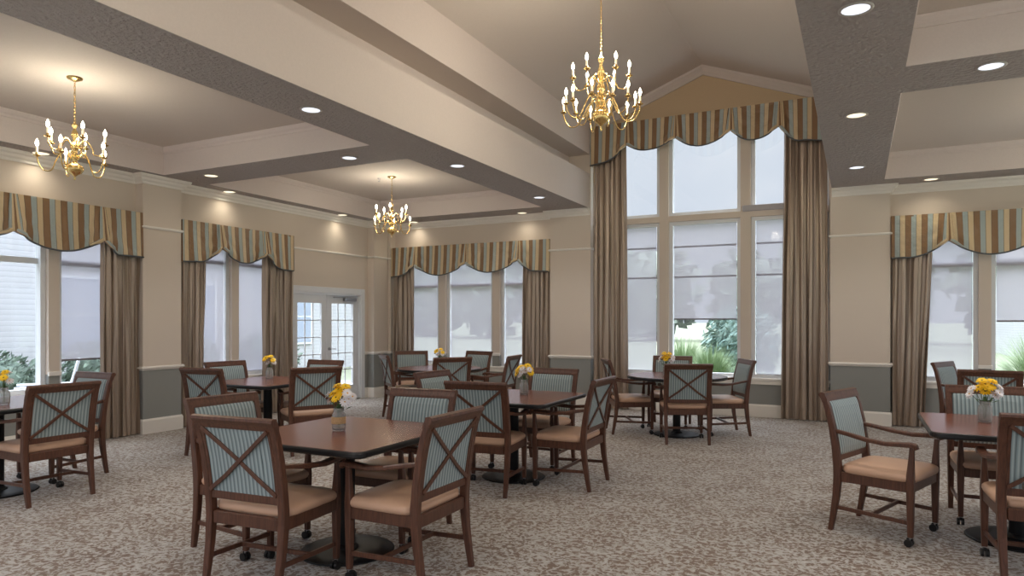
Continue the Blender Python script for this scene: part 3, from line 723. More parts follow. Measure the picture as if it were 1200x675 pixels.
CH = [
 (-2.94, 2.84, 4.5, 'nearest armchair, its cross-braced back toward the front at the left of the front table', 'a'),
 (-3.515, 3.21, -93.4, 'armchair at the left side of the front table, partly behind the nearest chair', 'a'),
 (-2.30, 3.24, 89.5, 'armchair at the right side of the front table, turned left with its cross-braced back showing', 'a'),
 (-2.83, 3.87, 183, 'armchair on the far side of the front table, its striped pad facing forward', 'a'),
 (-2.84, 5.17, 7.7, 'armchair with cross-braced back on the near side of the second table', 'b'),
 (-2.29, 5.68, 90.4, 'armchair at the right side of the second table, beside the open carpet', 'b'),
 (-2.85, 6.27, 177.7, 'armchair on the far side of the second table, behind its flower jar', 'b'),
 (-3.45, 5.66, -94, 'armchair at the left side of the second table, mostly hidden by the front chairs', 'b'),
 (-2.66, 8.66, -61, 'armchair seen edge-on at the left of the round table by the tall window', 'c'),
 (-2.31, 9.37, 186, 'armchair on the window side of the round table before the tall window', 'c'),
 (-1.86, 8.26, 21.5, 'armchair with cross-braced back on the near side of the round table before the tall window', 'c'),
 (-1.55, 9.07, 118, 'armchair at the right of the round table before the tall window', 'c'),
 (-6.01, 8.33, -40, 'armchair seen from behind at an angle, left of the corner table, beside the wall corner', 'd'),
 (-6.36, 9.06, 222, 'armchair facing forward beneath the left drape of the corner window', 'd'),
 (-5.15, 8.12, 50, 'armchair with cross-braced back on the near side of the corner table', 'd'),
 (-5.60, 9.44, 168, 'armchair facing forward before the middle pane of the corner window', 'd'),
 (-4.72, 8.75, 98, 'armchair seen edge-on at the right of the corner table', 'd'),
 (-6.21, 5.245, 7.4, 'armchair with cross-braced back at the near left of the table by the narrow window', 'e'),
 (-6.64, 5.87, -97, 'armchair beneath the glass of the narrow window, at the left of its table', 'e'),
 (-5.46, 5.77, 58, 'armchair with cross-braced back at the right of the table by the narrow window', 'e'),
 (-6.02, 6.36, 182, 'armchair in front of the french door, behind a chair with cross-braced back', 'e'),
 (-5.97, 3.27, 88, 'large armchair with cross-braced back at the far left of the room', 'f'),
 (-6.61, 3.78, 181, 'armchair below the left bay window with its back to the taupe drape', 'f'),
 (.17, 5.36, -111, 'armchair pulled out on open carpet at the right, seat and both arms fully visible', 'g'),
 (.95, 4.84, 2.6, 'armchair with cross-braced back cut off by the right edge of the view', 'g'),
 (.89, 5.99, 181, 'armchair on the far side of the right-hand table, behind its flower jar', 'g'),
 (1.20, 9.62, -117, 'armchair farthest right by the window, turned sideways behind the right-hand table', 'h'),
 (1.22, 8.62, -6, 'armchair with dark cross-braced back between the right-hand table and the window', 'h'),
]
GR = dict(a='armchairs around the front table', b='armchairs around the second table', c='armchairs around the round window table', d='armchairs around the corner table', e='armchairs around the table by the french door', f='armchairs around the far left table', g='armchairs around the right-hand table', h='armchairs by the right-hand window')
for i, (x, y, a, lab, g) in enumerate(CH):
    o = proto if i == 0 else copy_tree(proto)
    o.location = (x, y, 0); o.rotation_euler = (0, 0, math.radians(a)); tag(o, lab, 'chair', GR[g])

# ------------------------------------------------------------------ tables
def make_table(round_=False, size=1.07):
    r = empty('dining_table'); h = size / 2
    def outline(ins):
        if round_: return [((h - ins) * math.cos(2 * PI * k / 56), (h - ins) * math.sin(2 * PI * k / 56)) for k in range(56)]
        R = .07; pts = []
        for cx, cy, a0 in ((1, 1, 0), (-1, 1, 90), (-1, -1, 180), (1, -1, 270)):
            for k in range(7):
                t = math.radians(a0 + 15 * k); pts.append((cx * (h - R) + (R - ins) * math.cos(t), cy * (h - R) + (R - ins) * math.sin(t)))
        return pts
    q = MB(); q.loft([[(x, y, z) for x, y in outline(i)] for i, z in ((.012, .7505), (.012, .752))], M['top'], smooth=False); top = q.build('tabletop', r)
    q = MB(); q.loft([[(x, y, z) for x, y in outline(i)] for i, z in ((.016, .712), (.004, .717), (0, .724), (0, .740), (.004, .748), (.012, .7515))], M['edge'], smooth=False); q.build('edge_band', top)
    q = MB(); q.lathe(0, 0, [(.048, .022), (.048, .70)], M['black'], 24); q.lathe(0, 0, [(.075, .018), (.07, .035), (.05, .05)], M['black'], 24); q.build('pedestal', r)
    q = MB()
    for a in (PI / 4, 3 * PI / 4):
        T = Matrix.Rotation(a, 4, 'Z'); q.box(-.30, .30, -.022, .022, .688, .712, M['black'], T=T)
    q.build('top_bracket', r)
    q = MB(); q.lathe(0, 0, [(.284, 0), (.294, .006), (.284, .013), (.20, .019), (.08, .024), (.03, .026)], M['black'], 48); q.build('base', r)
    return r
sq = make_table(False); rd = make_table(True, 1.24)
TB = [
 (sq, -2.87, 3.37, 'square cherry-topped pedestal table nearest the front, with a burlap-wrapped flower jar'),
 (sq, -2.85, 5.66, 'square dark-topped table second from the front, behind the front table'),
 (rd, -2.05, 8.68, 'round dark table in front of the tall window'),
 (rd, -5.50, 8.50, 'round table in the corner, in front of the corner window'),
 (sq, -6.10, 5.78, 'cherry-topped table between the narrow window and the french door'),
 (sq, -6.48, 3.18, 'dark table cut off by the left edge of the view'),
 (sq, .94, 5.52, 'table at the right with a clear glass flower jar, its left corner showing'),
 (sq, 1.17, 3.17, 'table whose corner just enters the view at the bottom right'),
]
used = set()
for p, x, y, lab in TB:
    o = copy_tree(p) if p.name in used else p
    used.add(p.name); o.location = (x, y, 0); tag(o, lab, 'table', 'pedestal dining tables')

# ------------------------------------------------------------------ flower jars
def make_jar(sc=1.0):
    q = MB(); pr = [(.030, 0), (.036, .004), (.038, .02), (.038, .075), (.036, .088), (.027, .100), (.026, .104), (.029, .107), (.029, .122), (.026, .122), (.024, .106), (.034, .085), (.035, .02), (.030, .008), (.001, .006)]
    n = 28; rings = []
    for r_, z in pr:
        k_ = 1.0
        rings.append([((r_ * (1 + .025 * math.cos(7 * 2 * PI * k / n + z * 60) if .01 < z < .09 else r_)) * 1.0 * math.cos(2 * PI * k / n) if False else r_ * (1 + (.03 * math.cos(14 * PI * k / n * 1.0 + z * 70) if .01 < z < .09 else 0)) * math.cos(2 * PI * k / n), r_ * (1 + (.03 * math.cos(14 * PI * k / n + z * 70) if .01 < z < .09 else 0)) * math.sin(2 * PI * k / n), z) for k in range(n)])
    q.loft(rings, M['jar'], smooth=True, caps=True); return q
def petal_flower(kind, r, rnd):
    q = MB(); m = M['yellow'] if kind == 'y' else M['white_p']; n = 13 if kind == 'y' else 11
    for layer in (0, 1):
        for k in range(n):
            a = 2 * PI * (k + layer * .5) / n + rnd.uniform(-.08, .08); ca, sa = math.cos(a), math.sin(a); L = r * (1 - .22 * layer) * rnd.uniform(.88, 1.05); w = r * .17
            lift = .12 + .35 * layer; pts = []
            for t, ww in ((.15, .5), (.5, 1.0), (.8, .85), (1.0, .15)):
                z = L * (lift * t - .25 * t * t) + rnd.uniform(-.02, .02) * r
                for s_ in (-1, 1): pts.append((ca * L * t - sa * w * ww * s_, sa * L * t + ca * w * ww * s_, z + (.04 * r if s_ else 0)))
            q.raw(pts, [(0, 1, 3, 2), (2, 3, 5, 4), (4, 5, 7, 6)], m)
    return q
fl_protos = {}
def bouquet(root_loc, layout, label, seed, group):
    rnd = random.Random(seed); r = empty('bouquet', root_loc, rnd.uniform(0, 0)); tag(r, label, 'flowers', group)
    st = MB()
    for i, (dx, dy, dz, kind, rad) in enumerate(layout):
        st.tube([(rnd.uniform(-.008, .008), rnd.uniform(-.008, .008), .012), (dx * .15, dy * .15, .10), (dx * .7, dy * .7, dz - .02), (dx, dy, dz)], .0018, M['stem'], 5)
        if i % 2 == 0:
            a = rnd.uniform(0, 2 * PI); x, y, z = dx * .5, dy * .5, .125
            st.raw([(x, y, z), (x + .02 * math.cos(a) - .006 * math.sin(a), y + .02 * math.sin(a) + .006 * math.cos(a), z + .015), (x + .045 * math.cos(a), y + .045 * math.sin(a), z + .02), (x + .02 * math.cos(a) + .006 * math.sin(a), y + .02 * math.sin(a) - .006 * math.cos(a), z + .015)], [(0, 1, 2, 3)], M['stem'])
    st.tube([(0, 0, .095), (.001, 0, .165)], .011, M['stem'], 8)
    st.build('stems', r)
    for dx, dy, dz, kind, rad in layout:
        q = petal_flower(kind, rad, rnd)
        nrm = Vector((dx * 9 + .0, dy * 9 - .38, .55 + max(0, (dz - .19) * 6))).normalized()
        o = q.build('yellow_blossom' if kind in 'yd' else 'white_blossom', r, (dx, dy, dz)); o.rotation_mode = 'QUATERNION'; o.rotation_quaternion = nrm.to_track_quat('Z', 'Y')
        c = MB(); c.sphere((0, 0, rad * .02), rad * .24, M['centre'] if kind == 'y' else M['centre_y'], 10, 6, (1, 1, .55)); c.build('flower_center', o)
def layout_for(kind, seed):
    rnd = random.Random(seed); L = []
    if kind == 'full':    # yellow cluster above, white at the sides
        for x, z in ((0, .205), (-.03, .185), (.03, .19), (.0, .165), (-.015, .225), (.035, .222), (.012, .19)): L.append((x, rnd.uniform(-.03, .02), z, 'y', .030))
        for x, z in ((.068, .19), (.062, .160), (.045, .145), (-.062, .178), (-.072, .148), (.07, .17)): L.append((x, rnd.uniform(-.02, .02), z, 'w', .029))
    elif kind == 'fan':
        for x, z in ((-.045, .185), (-.055, .155), (.045, .195), (.06, .165), (-.02, .205), (.035, .215)): L.append((x, rnd.uniform(-.03, .01), z, 'y', .033))
        for x, z in ((0, .195), (-.012, .165), (.018, .175), (-.03, .14), (.06, .19)): L.append((x, rnd.uniform(-.035, 0), z, 'w', .027))
    else:                 # one sunflower with white beside it
        for x, z, r_ in ((-.02, .195, .045), (.055, .18, .028), (.03, .215, .026)): L.append((x, rnd.uniform(-.03, 0), z, 'y', r_))
        for x, z in ((.03, .185), (-.01, .15), (-.045, .165), (.015, .21), (.05, .155)): L.append((x, rnd.uniform(-.02, .02), z, 'w', .028))
    return L
FLW = [
 (-2.93, 3.36, 'full', 'a', 'front table', 'yellow and white daisies above the burlap-wrapped jar', 1.0),
 (-2.80, 5.78, 'fan', 'b', 'second table', 'yellow and white daisies fanning left and right on the second table', 1.0),
 (-2.15, 8.55, 'full', 'c', 'round table before the tall window', 'small yellow and white posy in front of the tall window', 1.0),
 (-5.52, 8.52, 'sun', 'd', 'corner table', 'single sunflower with dark centre and white blooms on the corner table', 1.0),
 (-6.24, 5.94, 'sun', 'e', 'table by the narrow window', 'sunflower and white blooms on the table by the narrow window', 1.0),
 (-6.30, 3.14, 'sun', 'f', 'far left table', 'orange-yellow sunflower posy cut by the left edge of the view', 1.0),
 (.78, 5.65, 'full', 'g', 'right-hand table', 'yellow lilies and white daisies on the right-hand table', 1.0),
]
jm = make_jar().build('glass_jar')
for i, (x, y, k, s_, where, lab, f) in enumerate(FLW):
    j = jm if i == 0 else None
    if j is None: j = jm.copy(); COL.objects.link(j)
    j.location = (x, y, .7525); j.scale = (1.12, 1.12, 1.18)
    tag(j, ('pressed-glass jar with a burlap band on the ' if i == 0 else 'clear pressed-glass jar of flowers on the ') + where, 'jar', 'glass flower jars')
    bouquet((x, y, .762), [(1.25 * a_, 1.25 * b_, 1.22 * c_, d_, 1.28 * e_) for a_, b_, c_, d_, e_ in layout_for(k, 10 + i)], lab, 20 + i, 'flower posies on the tables')
q = MB(); q.lathe(0, 0, [(.0400, .040), (.0405, .045), (.0405, .072), (.0400, .077)], M['burlap'], 28, caps=False); q.build('burlap_band', jm)

# ------------------------------------------------------------------ chandeliers
def arm_pts(R, z0, zc, drop):
    return [(.03, z0), (.06, z0 + .05), (.10, z0 + .045), (.14, z0 - .02), (R * .62, zc - drop), (R * .84, zc - drop - .005), (R * .97, zc - drop * .45), (R, zc)]
def smooth_pts(p, n=4):
    out = []
    for i in range(len(p) - 1):
        a, b_, c, d = p[max(i - 1, 0)], p[i], p[i + 1], p[min(i + 2, len(p) - 1)]
        for k in range(n):
            t = k / n; out.append(tuple(.5 * ((2 * b_[j]) + (-a[j] + c[j]) * t + (2 * a[j] - 5 * b_[j] + 4 * c[j] - d[j]) * t * t + (-a[j] + 3 * b_[j] - 3 * c[j] + d[j]) * t ** 3) for j in range(len(b_))))
    out.append(p[-1]); return out
def make_chandelier(tiers, body, ztop_body, zceil, name='chandelier', energy=30, ball=.075):
    """built with its lowest finial near z = 0; zceil is the ceiling height above that"""
    r = empty(name)
    q = MB(); q.lathe(0, 0, body, M['brass'], 20); q.build('column', r)
    # chain
    q = MB(); z = ztop_body; k = 0
    while z < zceil - .03:
        L = .036; pts = []
        for t in range(9):
            a = 2 * PI * t / 8; u_, w_ = .008 * math.cos(a), .018 * math.sin(a)
            pts.append((u_ if k % 2 else 0, 0 if k % 2 else u_, z + .016 + w_))
        q.tube(pts, .0028, M['brass'], 5); z += .030; k += 1
    q.build('chain', r)
    q = MB(); q.lathe(0, 0, [(.012, zceil - .035), (.03, zceil - .028), (.062, zceil - .014), (.066, zceil - .002)], M['brass'], 24); q.build('canopy', r)
    for n, R, zroot, zcup, drop, rot in tiers:
        for k in range(n):
            a = 2 * PI * k / n + rot; T = Matrix.Rotation(a, 4, 'Z')
            q = MB(); pp = smooth_pts([(x, 0, z) for x, z in arm_pts(R, zroot, zcup, drop)], 4); q.tube(pp, .0055, M['brass'], 7, T=T)
            ar = q.build('arm', r)
            c = MB(); c.lathe(R, 0, [(.006, zcup - .004), (.030, zcup + .008), (.032, zcup + .012), (.012, zcup + .012), (.014, zcup + .03), (.012, zcup + .034)], M['brass'], 14, T=T); c.build('candle_cup', ar)
            c = MB(); c.lathe(R, 0, [(.0095, zcup + .03), (.0095, zcup + .088)], M['candle'], 10, T=T); c.build('candle_sleeve', ar)
            c = MB(); c.lathe(R, 0, [(.006, zcup + .088), (.012, zcup + .100), (.0155, zcup + .115), (.012, zcup + .132), (.004, zcup + .150), (.0008, zcup + .158)], M['bulb'], 10, T=T); c.build('bulb', ar)
    return r
bodyS = [(.002, 0), (.010, .012), (.006, .03), (.020, .045), (.055, .065), (.072, .095), (.070, .12), (.045, .145), (.02, .155), (.018, .18), (.030, .195), (.032, .225), (.020, .245), (.022, .27), (.034, .285), (.036, .31), (.020, .33), (.016, .37), (.028, .40), (.026, .43), (.012, .46), (.022, .49), (.030, .50), (.010, .515), (.006, .53)]
chS = make_chandelier([(5, .282, .19, .185, .11, .35), (5, .236, .31, .335, .085, .35 + .63)], bodyS, .52, TRAY - 2.72)
chS.location = (-6.33, 3.73, 2.72); tag(chS, 'brass two-tier candle chandelier in the front left ceiling tray', 'chandelier', 'brass tray chandeliers')
c2 = copy_tree(chS); c2.location = (-6.36, 8.49, 2.72); c2.rotation_euler = (0, 0, .5); tag(c2, 'brass candle chandelier hanging before the corner window', 'chandelier', 'brass tray chandeliers')
c4 = copy_tree(chS); c4.location = (2.5, 8.35, 2.72); c4.rotation_euler = (0, 0, .9); tag(c4, 'brass candle chandelier in the ceiling tray by the right-hand window', 'chandelier', 'brass tray chandeliers')
c5 = copy_tree(chS); c5.location = (2.5, 3.95, 2.72); c5.rotation_euler = (0, 0, .2); tag(c5, 'brass candle chandelier in the near right ceiling tray', 'chandelier', 'brass tray chandeliers')
bodyL = [(r_ * 1.15, z * 1.35) for r_, z in bodyS]
chL = make_chandelier([(6, .365, .235, .205, .125, .1), (6, .335, .30, .235, .105, .62), (6, .262, .46, .50, .10, .35)], bodyL, .71, VZ1 - 3.23, ball=.09)
chL.location = (RIDGE, 6.08, 3.22); tag(chL, 'large three-tier brass chandelier hanging from the vaulted ceiling', 'chandelier')

# ------------------------------------------------------------------ downlights
def make_downlight(warm):
    r = empty('recessed_downlight')
    q = MB(); q.lathe(0, 0, [(.078, -.001), (.098, -.001), (.098, -.006), (.082, -.009), (.078, -.006)], M['ring'], 32, caps=False); q.build('trim_ring', r)
    q = MB(); q.lathe(0, 0, [(.079, -.0035), (.001, -.0035)], M['lens_warm' if warm else 'lens'], 32, caps=False); q.build('lens', r)
    return r
dc, dw = make_downlight(False), make_downlight(True)
DL = [(-4.30, 4.57, 0, 'in the long beam above the front table'), (-5.18, 6.12, 0, 'between the two left ceiling trays, on the beam side'), (-7.40, 6.07, 1, 'between the two left ceiling trays, on the wall side'),
      (-8.09, 6.95, 1, 'close to the wall above the narrow window'), (-8.09, 9.37, 1, 'close to the wall above the french door'), (-4.29, 7.02, 0, 'in the long beam, second from the front'), (-4.29, 9.38, 0, 'in the long beam, nearest the back wall'),
      (-5.17, 10.60, 1, 'above the right end of the corner valance'), (-7.48, 10.66, 1, 'above the left end of the corner valance'),
      (-.01, 4.56, 0, 'largest-looking one in the right beam, near the top of the view'), (-.01, 6.92, 1, 'middle one in the right beam'), (-.01, 9.28, 0, 'farthest one in the right beam, before the back wall'),
      (.87, 6.03, 0, 'between the two right ceiling trays'), (.86, 10.50, 1, 'above the right-hand striped valance'), (-8.09, 4.4, 1, 'close to the wall above the left bay window')]
usedd = set()
for x, y, w, lab in DL:
    p = dw if w else dc; o = copy_tree(p) if p.name in usedd else p; usedd.add(p.name)
    o.location = (x, y, SOF - .0005); tag(o, 'round recessed ceiling light ' + lab, 'ceiling light', 'recessed ceiling lights')
q = MB(); q.lathe(0, 0, [(.004, -.055), (.018, -.050), (.018, -.046), (.006, -.040), (.006, -.012), (.026, -.006), (.028, 0)], M['chrome'], 16)
o = q.build('sprinkler_head', None, (-6.61, 8.5, TRAY - .001)); tag(o, 'small fire sprinkler head beside the far left chandelier canopy', 'sprinkler')

# ------------------------------------------------------------------ outdoors
b = MB(); b.box(-260, 260, RYF + .3, 420, -.3, -.12, M['lawn']); b.box(-260, RXF - .25, -60, RYF + .3, -.3, -.12, M['lawn']); b.box(XR + .3, 260, -60, RYF + .3, -.3, -.12, M['lawn']); struct(b, 'ground')
b = MB(); b.box(-12.5, RXF - .24, 1, 13.5, -.14, -.06, M['concrete']); b.box(-12.5, 8, RYF + .24, 12.4, -.135, -.06, M['concrete']); struct(b, 'path')

def tree(x, y, h, w, label, seed, mat='treeleaf'):
    rnd = random.Random(seed); r = empty('tree', (x, y, -.12)); tag(r, label, 'tree', 'trees along the far edge of the lawn')
    q = MB(); q.lathe(0, 0, [(w * .06, 0), (w * .04, h * .5)], M['bark'], 8); q.build('trunk', r)
    q = MB()
    for k in range(420):
        th, ph = rnd.uniform(0, 2 * PI), math.acos(rnd.uniform(-1, 1)); rr = rnd.uniform(.72, 1.0) * (1 + .18 * math.sin(3 * th + seed) * math.sin(ph))
        c = Vector((w * .5 * rr * math.sin(ph) * math.cos(th), w * .5 * rr * math.sin(ph) * math.sin(th), h * .50 + h * .48 * rr * math.cos(ph)))
        s_ = w * rnd.uniform(.05, .10); n_ = Vector((rnd.uniform(-1, 1), rnd.uniform(-1, 1), rnd.uniform(-.4, 1))).normalized(); a_ = n_.orthogonal().normalized(); b_ = n_.cross(a_)
        q.raw([c + a_ * s_, c + b_ * s_ * .8, c - a_ * s_, c - b_ * s_ * .8], [(0, 1, 2, 3)], M[mat])
    q.sphere((0, 0, h * .50), 1, M[mat], 14, 10, (w * .40, w * .40, h * .44)); q.build('crown', r)
tl = [(-37, 56, 8.6, 7.5), (-29, 53, 8, 7), (-21.5, 56, 8.8, 7.6), (-14.2, 52, 7.4, 7), (-7.6, 55, 7.2, 5.6), (-3.0, 52, 7.6, 5), (2.4, 54, 8.2, 5.6), (8.6, 52, 8, 6.4), (15.8, 55, 9, 6.4), (23.4, 52, 8.6, 5.8), (31.4, 54, 9, 6), (39.6, 52, 8.4, 6)]
for i, (x, y, h, w) in enumerate(tl):
    tree(x, y, h, w, 'hazy tree beyond the lawn, ' + ('behind the corner window' if x < -19 else 'behind the tall window' if x < 4 else 'behind the right-hand window') + (', %s of its row' % ['leftmost', 'second', 'third', 'fourth', 'fifth', 'middle', 'seventh', 'eighth', 'ninth', 'tenth', 'eleventh', 'rightmost'][i]), 100 + i)

def blade_clump(x, y, h, R, label, seed, mat, n=900, cat='shrub', name='ornamental_grass'):
    rnd = random.Random(seed); q = MB()
    for k in range(n):
        a = rnd.uniform(0, 2 * PI); L = h * rnd.uniform(.7, 1.05); sp = R * rnd.uniform(.2, 1.0); w = .010
        pts = []; r0 = R * .12 * rnd.random()
        for t in (0, .35, .7, 1.0):
            rr = r0 + sp * t ** 1.5; z = L * (t * 1.35 - .55 * t * t * (sp / R) ** 1.2 - .2 * t); ww = w * (1.1 - t)
            for s_ in (-1, 1): pts.append((math.cos(a) * rr - math.sin(a) * ww * s_, math.sin(a) * rr + math.cos(a) * ww * s_, z))
        q.raw(pts, [(0, 1, 3, 2), (2, 3, 5, 4), (4, 5, 7, 6)], M[mat])
    tag(q.build(name, None, (x, y, -.12)), label, cat, 'plants below the windows', 'thing')
def bush(x, y, h, w, label, seed, mat, n=1300, name='shrub'):
    rnd = random.Random(seed); q = MB()
    for k in range(n):
        th, ph = rnd.uniform(0, 2 * PI), math.acos(rnd.uniform(-.6, 1)); rr = rnd.uniform(.6, 1.0)
        c = Vector((w * .5 * rr * math.sin(ph) * math.cos(th), w * .5 * rr * math.sin(ph) * math.sin(th), h * .45 + h * .55 * rr * math.cos(ph)))
        s_ = w * rnd.uniform(.02, .045); n_ = Vector((rnd.uniform(-1, 1), rnd.uniform(-1, 1), rnd.uniform(-.3, 1))).normalized(); a_ = n_.orthogonal().normalized(); b_ = n_.cross(a_)
        q.raw([c + a_ * s_ * 1.4, c + b_ * s_ * .5, c - a_ * s_ * 1.4, c - b_ * s_ * .5], [(0, 1, 2, 3)], M[mat])
    q.sphere((0, 0, h * .45), 1, M[mat], 12, 8, (w * .33, w * .33, h * .40))
    tag(q.build(name, None, (x, y, -.12)), label, 'shrub', 'plants below the windows')
bush(-2.62, 17.8, 2.0, 1.9, 'blue-green evergreen bush outside the middle pane of the tall window', 1, 'spruce', 2600)
blade_clump(-2.62, 14.0, 1.05, .75, 'light green arching grass clump outside the tall window, right of another', 2, 'grassy', 1500)
blade_clump(-3.55, 15.6, 1.15, .9, 'light green arching grass clump outside the tall window, beside the table flowers', 3, 'grassy', 1500)
blade_clump(3.0, 15.6, 1.3, 1.2, 'pale grass clump outside the right-hand window', 4, 'grassy', 1200)
bush(5.3, 17.5, 1.3, 1.6, 'low bush outside the far right of the right-hand window', 5, 'spruce', 1300)
for i, (x, y, h, w) in enumerate(((-13.9, 5.2, 1.1, 1.5), (-13.9, 6.9, 1.0, 1.5), (-14.0, 8.7, 1.2, 1.6), (-14.2, 11.0, 1.2, 1.7), (-14.0, 13.2, 1.3, 1.8))):
    bush(x, y, h, w, 'dark shrub against the white siding house, ' + ['nearest in its row', 'second in its row', 'third in its row', 'fourth in its row', 'farthest, seen through the french door'][i], 30 + i, 'shrub', 900)

# neighbouring wing with siding
hs = tag(empty('house', (-19, 0, -.12)), 'white lap-sided building wing seen through the left windows', 'building')
b = MB(); b.box(0, 3.6, 1, 22, 0, 6.2, M['siding']); b.build('wall', hs)
b = MB(); b.raw([(-.4, .6, 6.2), (4.1, .6, 6.2), (4.1, 22.4, 6.2), (-.4, 22.4, 6.2), (1.8, .6, 7.6), (1.8, 22.4, 7.6)], [(0, 1, 2, 3), (0, 4, 1), (3, 2, 5), (1, 4, 5, 2), (0, 3, 5, 4)], M['roof']); b.build('roof', hs)
for y in (5.4, 8.6, 11.6, 15.2, 19):
    for z in (.9, 3.8):
        b = MB(); b.box(3.58, 3.66, y - .06, y + 1.16, z - .06, z + 1.66, M['frame']); wf = b.build('window', hs)
        b = MB(); b.box(3.62, 3.67, y, y + 1.1, z, z + .78, M['darkglass']); b.box(3.62, 3.67, y, y + 1.1, z + .82, z + 1.6, M['darkglass']); b.build('pane', wf)
hs2 = tag(empty('house', (9.5, 36, -.12)), 'low pale building beyond the lawn at the far right', 'building')
b = MB(); b.box(-3.5, 10, 0, 7, 0, 4.2, M['siding']); b.build('wall', hs2)
b = MB(); b.raw([(-4, -.5, 4.2), (10.5, -.5, 4.2), (10.5, 7.5, 4.2), (-4, 7.5, 4.2), (-4, 3.5, 6), (10.5, 3.5, 6)], [(0, 1, 2, 3), (0, 4, 5, 1), (3, 2, 5, 4), (0, 3, 4), (1, 5, 2)], M['roof']); b.build('roof', hs2)
for x in (-1.5, 1.8, 5):
    b = MB(); b.box(x, x + 1.2, -.05, .02, 1, 2.6, M['darkglass']); b.build('window', hs2)

# patio chairs
def patio_chair():
    r = empty('patio_chair'); q = MB()
    q.box(-.27, .27, -.26, .27, .40, .43, M['patio'], c=.008); q.build('seat', r)
    q = MB(); q.sweep([(0, -.25, .42), (0, -.33, .72), (0, -.40, 1.0)], (1, 0, 0), .52, .03, M['patio'], c=.3); q.build('backrest', r)
    q = MB(); q.box(-.24, .24, -.22, .25, .43, .50, M['patio_cushion'], c=.02); q.build('cushion', r)
    for sg in (-1, 1):
        for y in (-.24, .24):
            q = MB(); q.sweep([(sg * .27, y * 1.1, 0), (sg * .27, y, .42 if y < 0 else .64)], (1, 0, 0), .045, .045, M['patio']); q.build('leg', r)
        q = MB(); q.box(sg * .24, sg * .31, -.34, .30, .63, .66, M['patio'], c=.006); q.build('armrest', r)
    return r
pc = patio_chair(); pc.location = (-9.7, 4.25, -.06); pc.rotation_euler = (0, 0, math.radians(215)); tag(pc, 'white patio chair outside the left bay window at the edge of the view', 'patio chair', 'patio chairs outside the left bay window')
p2 = copy_tree(pc); p2.location = (-9.6, 5.25, -.06); p2.rotation_euler = (0, 0, math.radians(150)); tag(p2, 'white patio chair outside, below the lowered shade of the left bay window', 'patio chair', 'patio chairs outside the left bay window')

# ------------------------------------------------------------------ light
SKY_TOP = 11
w = bpy.data.worlds.new('sky'); SC.world = w; w.use_nodes = True; nt = w.node_tree; nt.nodes.clear()
out = nt.nodes.new('ShaderNodeOutputWorld'); bg = nt.nodes.new('ShaderNodeBackground')
tc = nt.nodes.new('ShaderNodeTexCoord'); nz = nt.nodes.new('ShaderNodeTexNoise'); nz.inputs['Scale'].default_value = 2.2; nz.inputs['Detail'].default_value = 5
rp = nt.nodes.new('ShaderNodeValToRGB'); rp.color_ramp.elements[0].position = .35; rp.color_ramp.elements[0].color = rgb(212, 220, 236); rp.color_ramp.elements[1].position = .7; rp.color_ramp.elements[1].color = rgb(234, 238, 246)
nt.links.new(tc.outputs['Generated'], nz.inputs['Vector']); nt.links.new(nz.outputs['Fac'], rp.inputs['Fac']); nt.links.new(rp.outputs['Color'], bg.inputs['Color'])
# overcast sky: the zenith is brighter than the horizon
sx = nt.nodes.new('ShaderNodeSeparateXYZ'); nt.links.new(tc.outputs['Generated'], sx.inputs[0])
mr = nt.nodes.new('ShaderNodeMapRange'); mr.inputs['From Min'].default_value = .38; mr.inputs['From Max'].default_value = .85
mr.inputs['To Min'].default_value = .86; mr.inputs['To Max'].default_value = SKY_TOP; nt.links.new(sx.outputs['Z'], mr.inputs['Value'])
nt.links.new(mr.outputs[0], bg.inputs['Strength']); nt.links.new(bg.outputs[0], out.inputs['Surface'])

def spot(x, y, z, e, size, blend, col, r=.05, to=None, name='downlight_or_fill_lamp'):
    L = bpy.data.lights.new(name, 'SPOT'); L.energy = e; L.spot_size = math.radians(size); L.spot_blend = blend; L.color = col; L.shadow_soft_size = r
    o = bpy.data.objects.new(name, L); COL.objects.link(o); o.location = (x, y, z)
    if to: o.rotation_euler = (Vector(to) - Vector((x, y, z))).to_track_quat('-Z', 'Y').to_euler()
    return o
def point(x, y, z, e, col, r=.12, name='chandelier_or_fill_glow'):
    L = bpy.data.lights.new(name, 'POINT'); L.energy = e; L.color = col; L.shadow_soft_size = r
    o = bpy.data.objects.new(name, L); COL.objects.link(o); o.location = (x, y, z); return o
WARM = (1.0, .90, .70); NEU = (1.0, .965, .925)
for x, y, wv, lab in DL: spot(x, y, SOF - .02, 48 if not wv else 9, 120 if not wv else 150, 1.0, NEU if not wv else WARM, .05 if not wv else .09)
for x, y in ((-4.29, 2.2), (-.01, 2.2), (-4.29, 0), (-.01, 0), (2.4, 1.75), (-6.3, 1.5), (2.4, 6.1), (4.9, 4), (-6.3, 6.1), (-4.29, -2), (-.01, -2)): spot(x, y, SOF - .02, 38, 130, .8, NEU)  # extra spots without fixtures, added to fill the room with light
for x, y, z, e in ((-6.33, 3.73, 3.12, 18), (-6.36, 8.49, 3.12, 18), (2.5, 8.35, 3.12, 18), (2.5, 3.95, 3.12, 18), (RIDGE, 6.08, 3.95, 45), (RIDGE, .5, 3.95, 45)): point(x, y, z, e, WARM)  # the last glow has no chandelier: unseen lamp added as fill
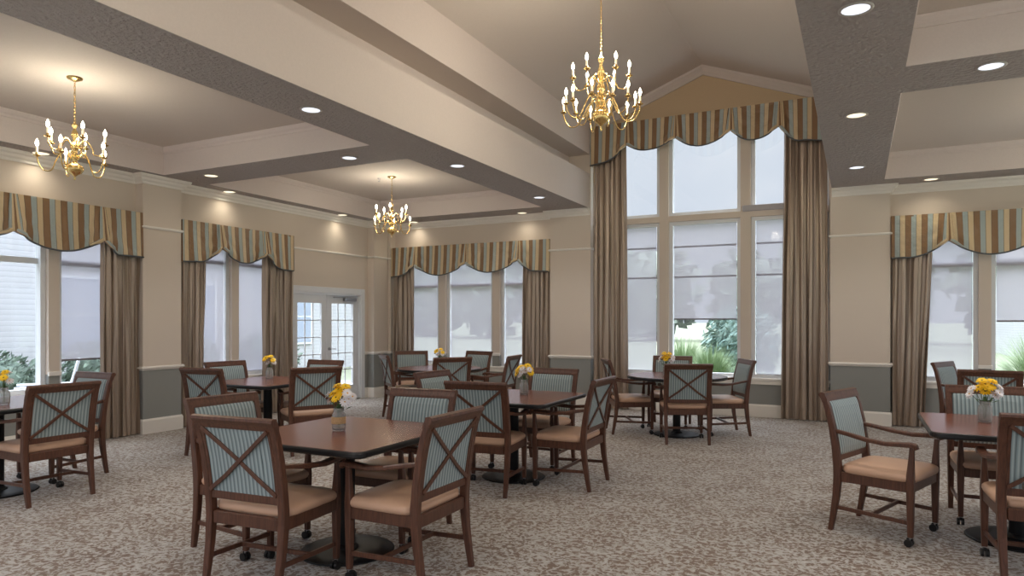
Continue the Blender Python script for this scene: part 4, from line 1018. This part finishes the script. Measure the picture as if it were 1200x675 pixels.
# daylight portals in the window openings
def portal(loc, sx, sy, rot):
    L = bpy.data.lights.new('daylight_portal', 'AREA'); L.shape = 'RECTANGLE'; L.size = sx; L.size_y = sy; L.energy = 1; L.cycles.is_portal = True
    o = bpy.data.objects.new('daylight_portal', L); COL.objects.link(o); o.location = loc; o.rotation_euler = rot
for a0, a1, z0, z1 in (W1, W2, DR, RW[0]): portal((RXF - .25, (a0 + a1) / 2, (z0 + z1) / 2), z1 - z0, a1 - a0, (0, -PI / 2, 0))
for a0, a1, z0, z1 in (W3, W4, W5): portal(((a0 + a1) / 2, RYF + .25, (z0 + z1) / 2), a1 - a0, z1 - z0, (-PI / 2, 0, 0))
for a0, a1, z0, z1 in ((-2.2, 1.2, .5, 2.9), (2.2, 5.6, .5, 2.9), (6.6, 9.9, .5, 2.9)): portal((XR + .25, (a0 + a1) / 2, (z0 + z1) / 2), z1 - z0, a1 - a0, (0, PI / 2, 0))
for a0, a1, z0, z1 in ((-7.6, -4.9, .3, 3.1), (-3.9, -0.4, .3, 4.9), (0.5, 4.6, .3, 3.1)): portal(((a0 + a1) / 2, YN - .25, (z0 + z1) / 2), a1 - a0, z1 - z0, (PI / 2, 0, 0))

# ------------------------------------------------------------------ camera
cam = bpy.data.cameras.new('camera'); co = bpy.data.objects.new('camera', cam); COL.objects.link(co)
cam.sensor_width = 36; cam.lens = 800 / 1200 * 36; cam.shift_y = (375.5 - 337.5) / 1200; cam.clip_start = .05; cam.clip_end = 800
co.location = (0, 0, 1.45); co.rotation_euler = (PI / 2, 0, math.atan(405 / 800)); SC.camera = co
SC.view_settings.view_transform = 'Standard'; SC.view_settings.look = 'None'; SC.view_settings.exposure = 0.36; SC.view_settings.gamma = 1.0; SC.view_settings.use_curve_mapping = False
SC.cycles.max_bounces = 10; SC.cycles.diffuse_bounces = 6; SC.cycles.transparent_max_bounces = 12; SC.cycles.caustics_reflective = False; SC.cycles.caustics_refractive = False
SC.cycles.sample_clamp_indirect = 6; SC.cycles.use_denoising = True
